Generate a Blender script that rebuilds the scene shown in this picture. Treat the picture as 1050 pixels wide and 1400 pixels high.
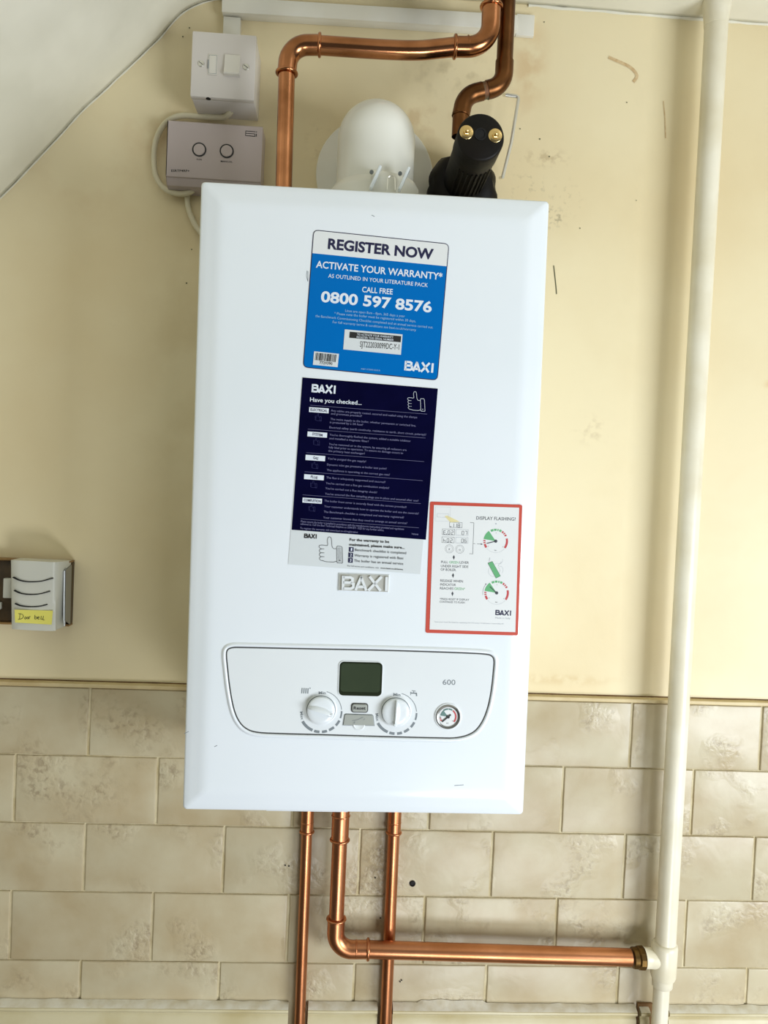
import bpy, bmesh, math, random
from mathutils import Vector, Matrix
from mathutils import noise as mnoise

for o in list(bpy.data.objects):
    bpy.data.objects.remove(o)
C = bpy.context.scene.collection
PI = math.pi

# ---------------------------------------------------------------- camera (z = 0 is the underside of the boiler, floor at -1.25)
FPX = 1051.06
CAM = Vector((0.16771, -1.11449, 0.36733))
CR = Vector((0.9975581146, -0.0541413621, 0.0441193927))
CU = Vector((-0.0425656642, 0.0295233202, 0.9986573676))
CF = Vector((0.0553712211, 0.9980967320, -0.0271466646))
cd = bpy.data.cameras.new('camera')
cam = bpy.data.objects.new('camera', cd)
C.objects.link(cam)
cd.sensor_fit = 'VERTICAL'
cd.sensor_height = 36.0
cd.lens = FPX / 1400.0 * 36.0
cd.clip_start = 0.01
m = Matrix.Identity(4)
for i, v in enumerate((CR, CU, -CF)):
    for k in range(3):
        m[k][i] = v[k]
m.translation = CAM
cam.matrix_world = m
bpy.context.scene.camera = cam

# ---------------------------------------------------------------- world, lights, exposure
w = bpy.data.worlds.new('world')
bpy.context.scene.world = w
w.use_nodes = True
w.node_tree.nodes['Background'].inputs[0].default_value = (0.90, 0.95, 1.0, 1)
w.node_tree.nodes['Background'].inputs[1].default_value = 0.10

def area(name, loc, target, sx, sy, power, col):
    l = bpy.data.lights.new(name, 'AREA')
    l.shape = 'RECTANGLE'
    l.size = sx; l.size_y = sy; l.energy = power; l.color = col
    o = bpy.data.objects.new(name, l)
    C.objects.link(o)
    o.location = loc
    o.rotation_euler = (Vector(target) - Vector(loc)).to_track_quat('-Z', 'Y').to_euler()
    return o
# daylight from the kitchen window, low to the right in front of the wall
area('window_daylight', (1.85, -1.60, -0.22), (0.3, 0, 0.25), 0.95, 0.8, 42, (0.91, 0.97, 1.05))
# second window of the kitchen, lower and almost straight in front
area('front_window_daylight', (0.72, -1.60, -0.92), (0.05, 0, 0.25), 0.5, 0.42, 12, (0.94, 0.98, 1.02))

vs = bpy.context.scene.view_settings
vs.view_transform = 'Standard'
vs.look = 'None'
vs.gamma = 1
vs.use_curve_mapping = False
vs.exposure = 0.0

# ---------------------------------------------------------------- measuring helpers
def at(px, py, Y):
    """point of the plane y = Y that is seen at a place of the photograph"""
    d = CF * FPX + CR * (px - 525) - CU * (py - 700)
    return CAM + d * ((Y - CAM.y) / d.y)

BM = Matrix(((0.9999607851, 0.0048349290, -0.0074196752),
             (-0.0048498478, 0.9999862513, -0.0019940368),
             (0.0074099321, 0.0020299429, 0.9999704857)))      # the boiler hangs a hair out of true
BO = Vector((.195, -.25, .35)) - BM @ Vector((0, -.25, .35))   # boiler root: bottom of its back
FY = -.2562                                                      # local plane of the boiler's front face

def bf(px, py, y=FY):
    d = BM.transposed() @ (CF * FPX + CR * (px - 525) - CU * (py - 700))
    o = BM.transposed() @ (CAM - BO)
    p = o + d * ((y - o.y) / d.y)
    return (p.x, p.z)

CROPS = {'a': (400, 300, 4.565), 'b': (390, 510, 4.565), 'c': (570, 670, 6.5625), 'd': (290, 860, 2.625),
         'e': (400, 900, 8.75), 'f': (500, 900, 7.0), 'g': (395, 620, 5.122), 'h': (390, 720, 5.0), 'p': (0, 0, 1.0)}
def F(c, x, y):
    ox, oy, s = CROPS[c]
    return bf(ox + x / s, oy + y / s)

# ---------------------------------------------------------------- materials
def srgb(r, g, b):
    f = lambda c: (c / 255 / 12.92) if c <= 10.31 else ((c / 255 + .055) / 1.055) ** 2.4
    return (f(r), f(g), f(b), 1)

def mat(name, rgb, rough=.5, metal=0., rgb2=None, scale=8., detail=4., bump=0., bscale=60., coat=0., sharp=(.4, .65), spec=.5, per_object=0., rvar=0.):
    M = bpy.data.materials.new(name)
    M.use_nodes = True
    nt = M.node_tree
    N, L = nt.nodes, nt.links
    b = N['Principled BSDF']
    b.inputs['Base Color'].default_value = srgb(*rgb)
    b.inputs['Roughness'].default_value = rough
    b.inputs['Metallic'].default_value = metal
    b.inputs['Coat Weight'].default_value = coat
    b.inputs['Coat Roughness'].default_value = .08
    b.inputs['Specular IOR Level'].default_value = spec
    tc = N.new('ShaderNodeTexCoord')
    vec = tc.outputs['Object']
    if per_object:
        oi = N.new('ShaderNodeObjectInfo')
        mu = N.new('ShaderNodeMath'); mu.operation = 'MULTIPLY'; mu.inputs[1].default_value = 37.
        L.new(oi.outputs['Random'], mu.inputs[0])
        ad = N.new('ShaderNodeVectorMath'); ad.operation = 'ADD'
        L.new(vec, ad.inputs[0]); L.new(mu.outputs[0], ad.inputs[1])
        vec = ad.outputs[0]
    last = None
    if rgb2:
        n = N.new('ShaderNodeTexNoise'); n.inputs['Scale'].default_value = scale; n.inputs['Detail'].default_value = detail
        L.new(vec, n.inputs['Vector'])
        r = N.new('ShaderNodeMapRange'); r.inputs['From Min'].default_value = sharp[0]; r.inputs['From Max'].default_value = sharp[1]
        L.new(n.outputs['Fac'], r.inputs['Value'])
        mx = N.new('ShaderNodeMix'); mx.data_type = 'RGBA'
        mx.inputs['A'].default_value = srgb(*rgb); mx.inputs['B'].default_value = srgb(*rgb2)
        L.new(r.outputs[0], mx.inputs['Factor'])
        last = mx.outputs['Result']
        if per_object:
            hs = N.new('ShaderNodeHueSaturation')
            rr = N.new('ShaderNodeMapRange'); rr.inputs['To Min'].default_value = 1 - per_object; rr.inputs['To Max'].default_value = 1 + per_object
            L.new(oi.outputs['Random'], rr.inputs['Value']); L.new(rr.outputs[0], hs.inputs['Value'])
            L.new(last, hs.inputs['Color']); last = hs.outputs[0]
        L.new(last, b.inputs['Base Color'])
        if rvar:
            r2 = N.new('ShaderNodeMapRange'); r2.inputs['To Min'].default_value = rough - rvar; r2.inputs['To Max'].default_value = rough + rvar
            L.new(n.outputs['Fac'], r2.inputs['Value']); L.new(r2.outputs[0], b.inputs['Roughness'])
    if bump:
        n2 = N.new('ShaderNodeTexNoise'); n2.inputs['Scale'].default_value = bscale; n2.inputs['Detail'].default_value = 5
        L.new(vec, n2.inputs['Vector'])
        bp = N.new('ShaderNodeBump'); bp.inputs['Strength'].default_value = bump; bp.inputs['Distance'].default_value = .004
        L.new(n2.outputs['Fac'], bp.inputs['Height']); L.new(bp.outputs[0], b.inputs['Normal'])
    M['out'] = 1
    return M

def stain(M, cx, cz, sx, sz, rgb, strength, scale=60., thr=.5):
    """a dirt patch with a shape of its own on a painted wall: soft ellipse times noise"""
    nt = M.node_tree; N, L = nt.nodes, nt.links
    b = N['Principled BSDF']
    prev = b.inputs['Base Color'].links[0].from_socket
    tc = N.new('ShaderNodeTexCoord')
    mp = N.new('ShaderNodeMapping'); mp.vector_type = 'POINT'
    mp.inputs['Location'].default_value = (-cx / sx, 0, -cz / sz)
    mp.inputs['Scale'].default_value = (1 / sx, 0, 1 / sz)
    L.new(tc.outputs['Object'], mp.inputs[0])
    ln = N.new('ShaderNodeVectorMath'); ln.operation = 'LENGTH'; L.new(mp.outputs[0], ln.inputs[0])
    fo = N.new('ShaderNodeMapRange'); fo.inputs['From Min'].default_value = 1.0; fo.inputs['From Max'].default_value = 0.1; fo.interpolation_type = 'SMOOTHSTEP'
    L.new(ln.outputs['Value'], fo.inputs['Value'])
    no = N.new('ShaderNodeTexNoise'); no.inputs['Scale'].default_value = scale; no.inputs['Detail'].default_value = 5
    L.new(tc.outputs['Object'], no.inputs['Vector'])
    nr = N.new('ShaderNodeMapRange'); nr.inputs['From Min'].default_value = thr; nr.inputs['From Max'].default_value = thr + .14
    L.new(no.outputs['Fac'], nr.inputs['Value'])
    mu = N.new('ShaderNodeMath'); mu.operation = 'MULTIPLY'; L.new(fo.outputs[0], mu.inputs[0]); L.new(nr.outputs[0], mu.inputs[1])
    m2 = N.new('ShaderNodeMath'); m2.operation = 'MULTIPLY'; L.new(mu.outputs[0], m2.inputs[0]); m2.inputs[1].default_value = strength
    mx = N.new('ShaderNodeMix'); mx.data_type = 'RGBA'; mx.inputs['B'].default_value = srgb(*rgb)
    L.new(m2.outputs[0], mx.inputs['Factor']); L.new(prev, mx.inputs['A']); L.new(mx.outputs['Result'], b.inputs['Base Color'])

def stone_mat(name):
    """glazed riven-stone tile: mottled beige with chipped patches in low relief"""
    M = mat(name, (192, 181, 150), .36, rgb2=(178, 161, 126), scale=14, detail=6, sharp=(.35, .7), per_object=.035)
    nt = M.node_tree; N, L = nt.nodes, nt.links; b = N['Principled BSDF']
    vec = None
    for n in N:
        if n.type == 'VECT_MATH': vec = n.outputs[0]
    mk = N.new('ShaderNodeTexNoise'); mk.inputs['Scale'].default_value = 13; mk.inputs['Detail'].default_value = 2; L.new(vec, mk.inputs['Vector'])
    mr = N.new('ShaderNodeMapRange'); mr.inputs['From Min'].default_value = .52; mr.inputs['From Max'].default_value = .68; L.new(mk.outputs['Fac'], mr.inputs['Value'])
    fi = N.new('ShaderNodeTexNoise'); fi.inputs['Scale'].default_value = 120; fi.inputs['Detail'].default_value = 5; fi.inputs['Distortion'].default_value = .3; L.new(vec, fi.inputs['Vector'])
    mu = N.new('ShaderNodeMath'); mu.operation = 'MULTIPLY'; L.new(mr.outputs[0], mu.inputs[0]); L.new(fi.outputs['Fac'], mu.inputs[1])
    lo = N.new('ShaderNodeTexNoise'); lo.inputs['Scale'].default_value = 22; lo.inputs['Detail'].default_value = 3; lo.inputs['Distortion'].default_value = .5; L.new(vec, lo.inputs['Vector'])
    ad = N.new('ShaderNodeMath'); ad.operation = 'MULTIPLY_ADD'; ad.inputs[1].default_value = .35; L.new(lo.outputs['Fac'], ad.inputs[0]); L.new(mu.outputs[0], ad.inputs[2])
    bp = N.new('ShaderNodeBump'); bp.inputs['Strength'].default_value = .45; bp.inputs['Distance'].default_value = .005
    L.new(ad.outputs[0], bp.inputs['Height']); L.new(bp.outputs[0], b.inputs['Normal'])
    # darker dirt in the chipped places
    pr = b.inputs['Base Color'].links[0].from_socket
    r3 = N.new('ShaderNodeMapRange'); r3.inputs['From Min'].default_value = .5; r3.inputs['From Max'].default_value = .36; r3.inputs['To Max'].default_value = .55; L.new(fi.outputs['Fac'], r3.inputs['Value'])
    m3 = N.new('ShaderNodeMath'); m3.operation = 'MULTIPLY'; L.new(r3.outputs[0], m3.inputs[0]); L.new(mr.outputs[0], m3.inputs[1])
    mx = N.new('ShaderNodeMix'); mx.data_type = 'RGBA'; mx.inputs['B'].default_value = srgb(140, 122, 96)
    L.new(m3.outputs[0], mx.inputs['Factor']); L.new(pr, mx.inputs['A']); L.new(mx.outputs['Result'], b.inputs['Base Color'])
    return M

CREAM = mat('cream_wall_paint', (232, 218, 178), .5, rgb2=(223, 205, 161), scale=3.2, detail=5, bump=.12, bscale=45, sharp=(.42, .7))
CEIL = mat('white_ceiling_paint', (234, 231, 213), .24, rgb2=(218, 215, 196), scale=5, bump=.2, bscale=14)
GROUT = mat('cream_grout', (210, 198, 162), .8, rgb2=(184, 168, 126), scale=26, bump=.3, bscale=200)
LEDGE = mat('cream_ledge_paint', (214, 196, 150), .5, rgb2=(196, 174, 126), scale=20)
DIRT_SHADE = mat('brown_dirt_shade', (120, 88, 50), .9, rgb2=(92, 64, 34), scale=40)  # dirt brown, also the colour of the painted ledge shadow
TILE = stone_mat('riven_stone_tile')
TRIM = mat('yellowed_trim_paint', (204, 194, 158), .4, rgb2=(188, 174, 130), scale=12, bump=.1, bscale=40)
CAULK = mat('white_caulk', (230, 226, 210), .5, rgb2=(216, 208, 184), scale=60, bump=.15, bscale=90)
FLOOR = mat('floor_vinyl', (98, 84, 68), .5, rgb2=(84, 70, 56), scale=9)
WHITE = mat('white_enamel', (233, 239, 243), .2, coat=.3, rgb2=(230, 237, 240), scale=4)
PANELW = mat('white_panel_plastic', (228, 233, 234), .28, rgb2=(225, 230, 231), scale=5)
KNOB = mat('white_knob_plastic', (224, 230, 232), .22)
GAP = mat('dark_gap_shade', (60, 60, 58), .6)
LCD = mat('green_grey_display', (58, 68, 50), .12, rgb2=(54, 64, 47), scale=20)
LCDB = mat('display_bezel', (34, 40, 24), .2)
GREYB = mat('grey_rubber', (160, 164, 156), .5)
GREYP = mat('grey_print', (122, 130, 134), .6)
CHROME = mat('chrome', (150, 150, 146), .34, 1.)
BADGE = mat('badge_silver', (198, 198, 188), .3, .25)
PBLUE = mat('blue_sticker_print', (0, 106, 184), .28, spec=.12)
PNAVY = mat('navy_sticker_print', (4, 4, 38), .26, rgb2=(6, 6, 44), scale=30, spec=.12)
PWHITE = mat('white_sticker_paper', (226, 229, 228), .42)
PGREY = mat('pale_sticker_paper', (213, 219, 220), .35)
PRED = mat('red_sticker_print', (196, 74, 56), .45)
INKN = mat('navy_ink', (26, 26, 66), .5)
INKK = mat('black_ink', (34, 34, 34), .5)
INKG = mat('green_ink', (98, 172, 116), .5)
INKR = mat('red_ink', (190, 70, 72), .5)
INKW = mat('white_ink', (222, 230, 238), .5)
INKL = mat('pale_blue_ink', (150, 190, 222), .5)
INKD = mat('dim_violet_ink', (120, 120, 158), .5)
INKY = mat('yellow_ink', (224, 213, 158), .5)
INKF = mat('faint_ink', (166, 172, 178), .5)
COPPER = mat('copper', (196, 134, 92), .2, 1., rgb2=(128, 80, 46), scale=16, detail=5, sharp=(.38, .72), bump=.03, bscale=60, rvar=.1)
COPPERD = mat('tarnished_copper', (118, 78, 46), .34, 1., rgb2=(84, 54, 30), scale=22, detail=6, sharp=(.35, .68), bump=.05, bscale=70, rvar=.1)
FLUX = mat('green_flux_stain', (92, 104, 84), .6, .4, rgb2=(120, 78, 48), scale=70)
PIPEW = mat('cream_gloss_pipe_paint', (236, 230, 208), .32, rgb2=(224, 215, 186), scale=12, bump=.08, bscale=40)
BRASS = mat('brass', (224, 194, 132), .25, 1.)
OLDBRASS = mat('old_brass', (120, 92, 48), .4, .9, rgb2=(88, 66, 34), scale=60)
PVC = mat('white_flue_plastic', (230, 229, 218), .24, rgb2=(224, 223, 210), scale=10)
BLACK = mat('black_plastic', (9, 6, 3), .5, spec=.22, rgb2=(18, 13, 6), scale=30, bump=.15, bscale=60)
BLACKH = mat('black_recess', (8, 7, 6), .8)
SWITCH = mat('white_switch_plastic', (218, 212, 204), .34)
ROCK = mat('rocker_plastic', (226, 222, 210), .28)
LILAC = mat('lilac_grey_plastic', (188, 175, 171), .4)
CABLE = mat('off_white_cable', (214, 206, 176), .45)
TRUNK = mat('white_trunking_plastic', (228, 226, 214), .38, rgb2=(219, 215, 198), scale=9)
STEEL = mat('dull_steel', (222, 220, 210), .28, .8)
BROWN = mat('dark_brown_wood', (74, 56, 28), .5, rgb2=(52, 38, 18), scale=30)
BROWNE = mat('tan_wood_edge', (140, 106, 58), .5)
FLANK = mat('dull_chrome', (150, 150, 146), .35, .7)
BELLW = mat('grey_white_bell_plastic', (208, 208, 196), .35)
YELLOW = mat('yellow_sticky_label', (232, 224, 108), .6)

# smears and dirt the painted wall itself carries
for s in ((.443, .86, .05, .02, (150, 120, 78), .35, 90, .48), (.47, .80, .04, .045, (140, 122, 86), .28, 120, .56),
          (.42, .80, .045, .09, (128, 116, 84), .38, 110, .58), (.455, .775, .03, .022, (110, 102, 78), .6, 130, .5),
          (.41, .99, .04, .10, (196, 152, 96), .4, 22, .40), (.30, .97, .10, .05, (150, 130, 86), .3, 40, .5),
          (.06, .70, .10, .5, (150, 128, 80), .0, 14, .5), (.24, .90, .12, .05, (176, 136, 84), .35, 30, .5),
          (.115, .86, .03, .04, (140, 100, 60), .3, 80, .52), (.17, .83, .10, .05, (140, 118, 70), .25, 60, .52),
          (-.11, .86, .08, .06, (200, 160, 110), .35, 14, .45), (-.2, .80, .12, .1, (196, 160, 108), .3, 9, .5),
          (.53, .47, .04, .03, (170, 146, 104), .3, 70, .5), (.50, .10, .12, .012, (206, 178, 124), .5, 50, .42),
          (.80, .55, .02, .012, (214, 176, 122), .6, 60, .4), (-.05, .55, .12, .45, (196, 172, 120), .25, 8, .45)):
    stain(CREAM, *s)

# ---------------------------------------------------------------- mesh helpers
class MB:
    def __init__(self): self.v, self.f, self.m = [], [], []
    def add(self, vs, fs, mi=0, mx=None):
        o = len(self.v)
        self.v += [tuple(mx @ Vector(p)) if mx else tuple(p) for p in vs]
        self.f += [tuple(i + o for i in f) for f in fs]
        self.m += [mi] * len(fs)
        return self
    def build(self, name, mats, parent=None, smooth=True, angle=35, loc=None):
        me = bpy.data.meshes.new(name)
        me.from_pydata(self.v, [], self.f)
        if not isinstance(mats, (list, tuple)): mats = [mats]
        for x in mats: me.materials.append(x)
        me.polygons.foreach_set('material_index', self.m)
        bm = bmesh.new(); bm.from_mesh(me)
        if smooth is not None:
            bmesh.ops.remove_doubles(bm, verts=bm.verts, dist=1e-7)
        if smooth: bmesh.ops.recalc_face_normals(bm, faces=bm.faces)
        bm.to_mesh(me); bm.free()
        if smooth:
            me.shade_smooth()
            try: me.set_sharp_from_angle(angle=math.radians(angle))
            except Exception: pass
        o = bpy.data.objects.new(name, me)
        C.objects.link(o)
        if parent: o.parent = parent
        return o

def rrect(x0, x1, z0, z1, r, n=6):
    pts = []
    r = min(r, (x1 - x0) / 2 - 1e-5, (z1 - z0) / 2 - 1e-5)
    for cx, cz, a in ((x1 - r, z1 - r, 0), (x0 + r, z1 - r, 90), (x0 + r, z0 + r, 180), (x1 - r, z0 + r, 270)):
        for k in range(n + 1):
            t = math.radians(a + 90 * k / n)
            pts.append((cx + r * math.cos(t), cz + r * math.sin(t)))
    return pts                                   # counter-clockwise in (x, z)

def loft(mb, rings, mi=0, cap0=True, cap1=True, mx=None, closed=True):
    n = len(rings[0]); vs = [p for r in rings for p in r]; fs = []
    for i in range(len(rings) - 1):
        for k in range(n if closed else n - 1):
            a, b = i * n + k, i * n + (k + 1) % n
            fs.append((a, b, b + n, a + n))
    if cap0: fs.append(tuple(range(n))[::-1])
    if cap1: fs.append(tuple(range((len(rings) - 1) * n, len(rings) * n)))
    mb.add(vs, fs, mi, mx)
    return mb

def plate(mb, poly, yb, yf, bev=0., mi=0, mx=None):
    """polygon in (x, z) made into a plate between y = yb (back) and yf (front, more negative)"""
    if bev:
        ins = inset(poly, bev)
        loft(mb, [[(x, yb, z) for x, z in poly], [(x, yf + bev, z) for x, z in poly], [(x, yf, z) for x, z in ins]], mi, mx=mx)
    else:
        loft(mb, [[(x, yb, z) for x, z in poly], [(x, yf, z) for x, z in poly]], mi, mx=mx)
    return mb

def inset(poly, d):
    n = len(poly); out = []
    for i in range(n):
        a, b, c = Vector(poly[i - 1]), Vector(poly[i]), Vector(poly[(i + 1) % n])
        e1 = (b - a); e2 = (c - b)
        if e1.length < 1e-9: e1 = e2
        if e2.length < 1e-9: e2 = e1
        e1.normalize(); e2.normalize()
        n1 = Vector((-e1.y, e1.x)); n2 = Vector((-e2.y, e2.x))
        nn = n1 + n2
        if nn.length < 1e-6: nn = n1
        nn.normalize()
        k = d / max(.35, nn.dot(n1))
        out.append(tuple(b + nn * k))
    return out

def box(mb, x0, x1, y0, y1, z0, z1, bev=.001, mi=0, mx=None):
    b = bmesh.new()
    bmesh.ops.create_cube(b, size=1)
    for v in b.verts:
        v.co = Vector(((x0 + x1) / 2 + v.co.x * (x1 - x0), (y0 + y1) / 2 + v.co.y * (y1 - y0), (z0 + z1) / 2 + v.co.z * (z1 - z0)))
    if bev: bmesh.ops.bevel(b, geom=b.edges[:], offset=bev, segments=2, profile=.5, affect='EDGES')
    b.verts.index_update()
    mb.add([v.co.copy() for v in b.verts], [[v.index for v in f.verts] for f in b.faces], mi, mx)
    b.free()
    return mb

def sweep(mb, pts, r, seg=16, mi=0, caps=True, squash=None):
    """tube through pts; r a number or a list"""
    pts = [Vector(p) for p in pts]; n = len(pts)
    R_ = r if isinstance(r, (list, tuple)) else [r] * n
    tan = []
    for i in range(n):
        t = (pts[min(i + 1, n - 1)] - pts[max(i - 1, 0)])
        tan.append(t.normalized() if t.length > 1e-9 else tan[-1])
    up = Vector((0, 1, 0)) if abs(tan[0].y) < .9 else Vector((1, 0, 0))
    u = (up - tan[0] * up.dot(tan[0])).normalized()
    rings = []
    for i in range(n):
        u = (u - tan[i] * u.dot(tan[i])).normalized(); v = tan[i].cross(u)
        rings.append([tuple(pts[i] + (u * math.cos(2 * PI * k / seg) + v * math.sin(2 * PI * k / seg)) * R_[i]) for k in range(seg)])
    return loft(mb, rings, mi, caps, caps)

def arcpath(a, b, c, rad, n=10):
    """points of the fillet of radius rad between a-b and b-c"""
    a, b, c = Vector(a), Vector(b), Vector(c)
    d1 = (a - b).normalized(); d2 = (c - b).normalized()
    th = math.acos(max(-1, min(1, d1.dot(d2))))
    t = rad / math.tan(th / 2)
    cen = b + (d1 + d2).normalized() * (rad / math.sin(th / 2))
    p0 = b + d1 * t; p1 = b + d2 * t
    v0, v1 = p0 - cen, p1 - cen
    ang = v0.angle(v1); ax = v0.cross(v1).normalized()
    return [cen + Matrix.Rotation(ang * k / n, 3, ax) @ v0 for k in range(n + 1)]

def torus(mb, c, axis, R_, r, n=28, k=10, mi=0):
    c = Vector(c); axis = Vector(axis).normalized()
    up = Vector((0, 1, 0)) if abs(axis.y) < .9 else Vector((1, 0, 0))
    u = (up - axis * up.dot(axis)).normalized(); v = axis.cross(u)
    vs = []
    for i in range(n):
        d = u * math.cos(2 * PI * i / n) + v * math.sin(2 * PI * i / n)
        for j in range(k):
            vs.append(c + d * (R_ + r * math.cos(2 * PI * j / k)) + axis * r * math.sin(2 * PI * j / k))
    mb.add(vs, [(i * k + j, ((i + 1) % n) * k + j, ((i + 1) % n) * k + (j + 1) % k, i * k + (j + 1) % k) for i in range(n) for j in range(k)], mi)
    return mb

def lathe_y(mb, cx, cz, prof, seg=32, mi=0, cap1=True, cap0=False, f=None):
    """rings about the y axis; prof = [(radius, y)] from back to front"""
    loft(mb, [[(cx + r * math.cos(2 * PI * k / seg), y, cz + r * math.sin(2 * PI * k / seg)) for k in range(seg)] for r, y in prof], mi, cap0, cap1)
    return mb

def empty(name, loc, label=None, cat=None, group=None):
    o = bpy.data.objects.new(name, None); C.objects.link(o); o.location = loc; o.empty_display_size = .05
    if label: o['label'] = label; o['category'] = cat
    if group: o['group'] = group
    return o
def structure(o, label=None):
    o['kind'] = 'structure'
    if label: o['label'] = label
    return o
def tag(o, label, cat, group=None):
    o['label'] = label; o['category'] = cat
    if group: o['group'] = group
    return o
def lab(o, label): o['label'] = label; return o

# ---- flat print in a plane y = const, coordinates (u, z)
def stroke(mb, pts, wd, y, mi=0, closed=False, depth=0.):
    pts = [Vector(p) for p in pts]
    n = len(pts)
    segs = [(i, i + 1) for i in range(n - 1)] + ([(n - 1, 0)] if closed else [])
    L, R_ = [], []
    for i in range(n):
        a = pts[i - 1] if (i > 0 or closed) else None
        c = pts[(i + 1) % n] if (i < n - 1 or closed) else None
        b = pts[i]
        e1 = (b - a).normalized() if a is not None and (b - a).length > 1e-9 else None
        e2 = (c - b).normalized() if c is not None and (c - b).length > 1e-9 else None
        if e1 is None: e1 = e2
        if e2 is None: e2 = e1
        n1 = Vector((-e1.y, e1.x)); n2 = Vector((-e2.y, e2.x)); nn = (n1 + n2)
        nn = nn.normalized() if nn.length > 1e-6 else n1
        k = wd / 2 / max(.5, nn.dot(n1))
        L.append(b + nn * k); R_.append(b - nn * k)
    vs = [(p.x, y, p.y) for p in L] + [(p.x, y, p.y) for p in R_]
    fs = [(i, j, n + j, n + i) for i, j in segs]
    if depth:
        vs2 = [(a, b + depth, c) for a, b, c in vs]
        fs = fs + [(i, 2 * n + i, 2 * n + j, j) for i, j in segs] + [(n + i, n + j, 3 * n + j, 3 * n + i) for i, j in segs]
        if not closed: fs += [(0, n, 3 * n, 2 * n), (n - 1, 3 * n - 1, 4 * n - 1, 2 * n - 1)]
        vs = vs + vs2
    mb.add(vs, fs, mi)
    return mb
def fillp(mb, poly, y, mi=0):
    mb.add([(a, y, b) for a, b in poly], [tuple(range(len(poly)))], mi); return mb
def disc(mb, c, r, y, mi=0, n=20): return fillp(mb, [(c[0] + r * math.cos(2 * PI * k / n), c[1] + r * math.sin(2 * PI * k / n)) for k in range(n)], y, mi)
def arc(c, r, a0, a1, n=14): return [(c[0] + r * math.cos(math.radians(a0 + (a1 - a0) * k / n)), c[1] + r * math.sin(math.radians(a0 + (a1 - a0) * k / n))) for k in range(n + 1)]
def smoothp(pts, n=5, closed=False):
    out = []; N_ = len(pts)
    rng = range(N_) if closed else range(N_ - 1)
    for i in rng:
        g = lambda k: Vector(pts[k % N_]) if closed else Vector(pts[max(0, min(N_ - 1, k))])
        p0, p1, p2, p3 = g(i - 1), g(i), g(i + 1), g(i + 2)
        for k in range(n):
            t = k / n
            out.append(tuple(.5 * (2 * p1 + (p2 - p0) * t + (2 * p0 - 5 * p1 + 4 * p2 - p3) * t * t + (3 * p1 - p0 - 3 * p2 + p3) * t ** 3)))
    if not closed: out.append(tuple(pts[-1]))
    return out

_tc = {}
def glyphs(s, bold, res):
    key = (s, bold, res)
    if key in _tc: return _tc[key]
    cu = bpy.data.curves.new('t', 'FONT'); cu.body = s; cu.offset = bold; cu.resolution_u = res; cu.fill_mode = 'FRONT'
    ob = bpy.data.objects.new('t', cu)
    me = bpy.data.meshes.new_from_object(ob)
    vs = [(v.co.x, v.co.y) for v in me.vertices]; fs = [tuple(p.vertices) for p in me.polygons]
    bpy.data.objects.remove(ob); bpy.data.curves.remove(cu); bpy.data.meshes.remove(me)
    _tc[key] = (vs, fs); return _tc[key]
_H = glyphs('H', 0, 2)[0]
CAP = max(v[1] for v in _H) - min(v[1] for v in _H)
def text(mb, s, p0, p1, h, y, mi=0, bold=0., res=2):
    """s written from p0 to p1 (left and right end of its base line), capitals h high"""
    vs, fs = glyphs(s, bold, res)
    x0 = min(v[0] for v in vs); x1 = max(v[0] for v in vs)
    p0, p1 = Vector(p0), Vector(p1)
    e = (p1 - p0); Lg = e.length; e.normalize(); u = Vector((-e.y, e.x))
    sx = Lg / (x1 - x0); sy = h / (CAP + 2 * bold)
    mb.add([(lambda q: (q.x, y, q.y))(p0 + e * ((a - x0) * sx) + u * ((b + bold) * sy)) for a, b in vs], fs, mi)
    return mb
def logo(mb, p0, p1, h, y, mi=0, depth=0., k=1.0):
    """BAXI in heavy straight-sided capitals"""
    p0, p1 = Vector(p0), Vector(p1); e = (p1 - p0); Lg = e.length; e.normalize(); u = Vector((-e.y, e.x))
    sx, sy = Lg / 3.22, h
    T_ = lambda pts: [tuple(p0 + e * (a * sx) + u * (b * sy)) for a, b in pts]
    wd = .225 * h * k
    S = lambda pts: stroke(mb, T_(pts), wd, y, mi, depth=depth)
    S([(.1, 0), (.1, 1)])
    S([(.1, .9), (.6, .9), (.74, .82), (.74, .62), (.6, .53), (.1, .53)])
    S([(.1, .1), (.64, .1), (.82, .2), (.82, .44), (.64, .53)])
    S([(.98, 0), (1.36, .98)]); S([(1.32, .98), (1.72, 0)]); S([(1.14, .25), (1.56, .25)])
    S([(1.92, 1), (2.72, 0)]); S([(1.86, 0), (2.76, 1)])
    S([(3.11, 0), (3.11, 1)])
    return mb
def thumb(mb, q, s, y, wd, mi=0, T_=None):
    """outline of a thumbs-up hand with a cuff; q maps (0..1, 0..1) to the sheet"""
    m_ = lambda pts: [q(a, b) for a, b in pts]
    stroke(mb, m_(smoothp([(.74, .55), (.62, .55), (.56, .66), (.55, .9), (.50, .99), (.42, .97), (.38, .86), (.38, .66), (.20, .66), (.06, .64), (.04, .56), (.14, .5)], 3)), wd, y, mi)
    for b in (.5, .35, .2):
        stroke(mb, m_(smoothp([(.24, b + .01), (.1, b), (.04, b - .07), (.1, b - .14), (.2, b - .14)], 3)), wd, y, mi)
    stroke(mb, m_([(.14, .06), (.3, .02), (.6, .02), (.74, .06)]), wd, y, mi)
    stroke(mb, m_([(.76, .0), (.96, .0), (.98, .04), (.98, .6), (.95, .65), (.78, .65), (.75, .6), (.75, .05)]), wd, y, mi, closed=True)
    disc(mb, q(.86, .1), wd * 1.3, y, mi, 8)

# =====================================================================================================================
# SETTING
# =====================================================================================================================
def flat(name, pts, M, parent=None):
    return MB().add(pts, [tuple(range(len(pts)))]).build(name, M, parent, smooth=False)

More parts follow.
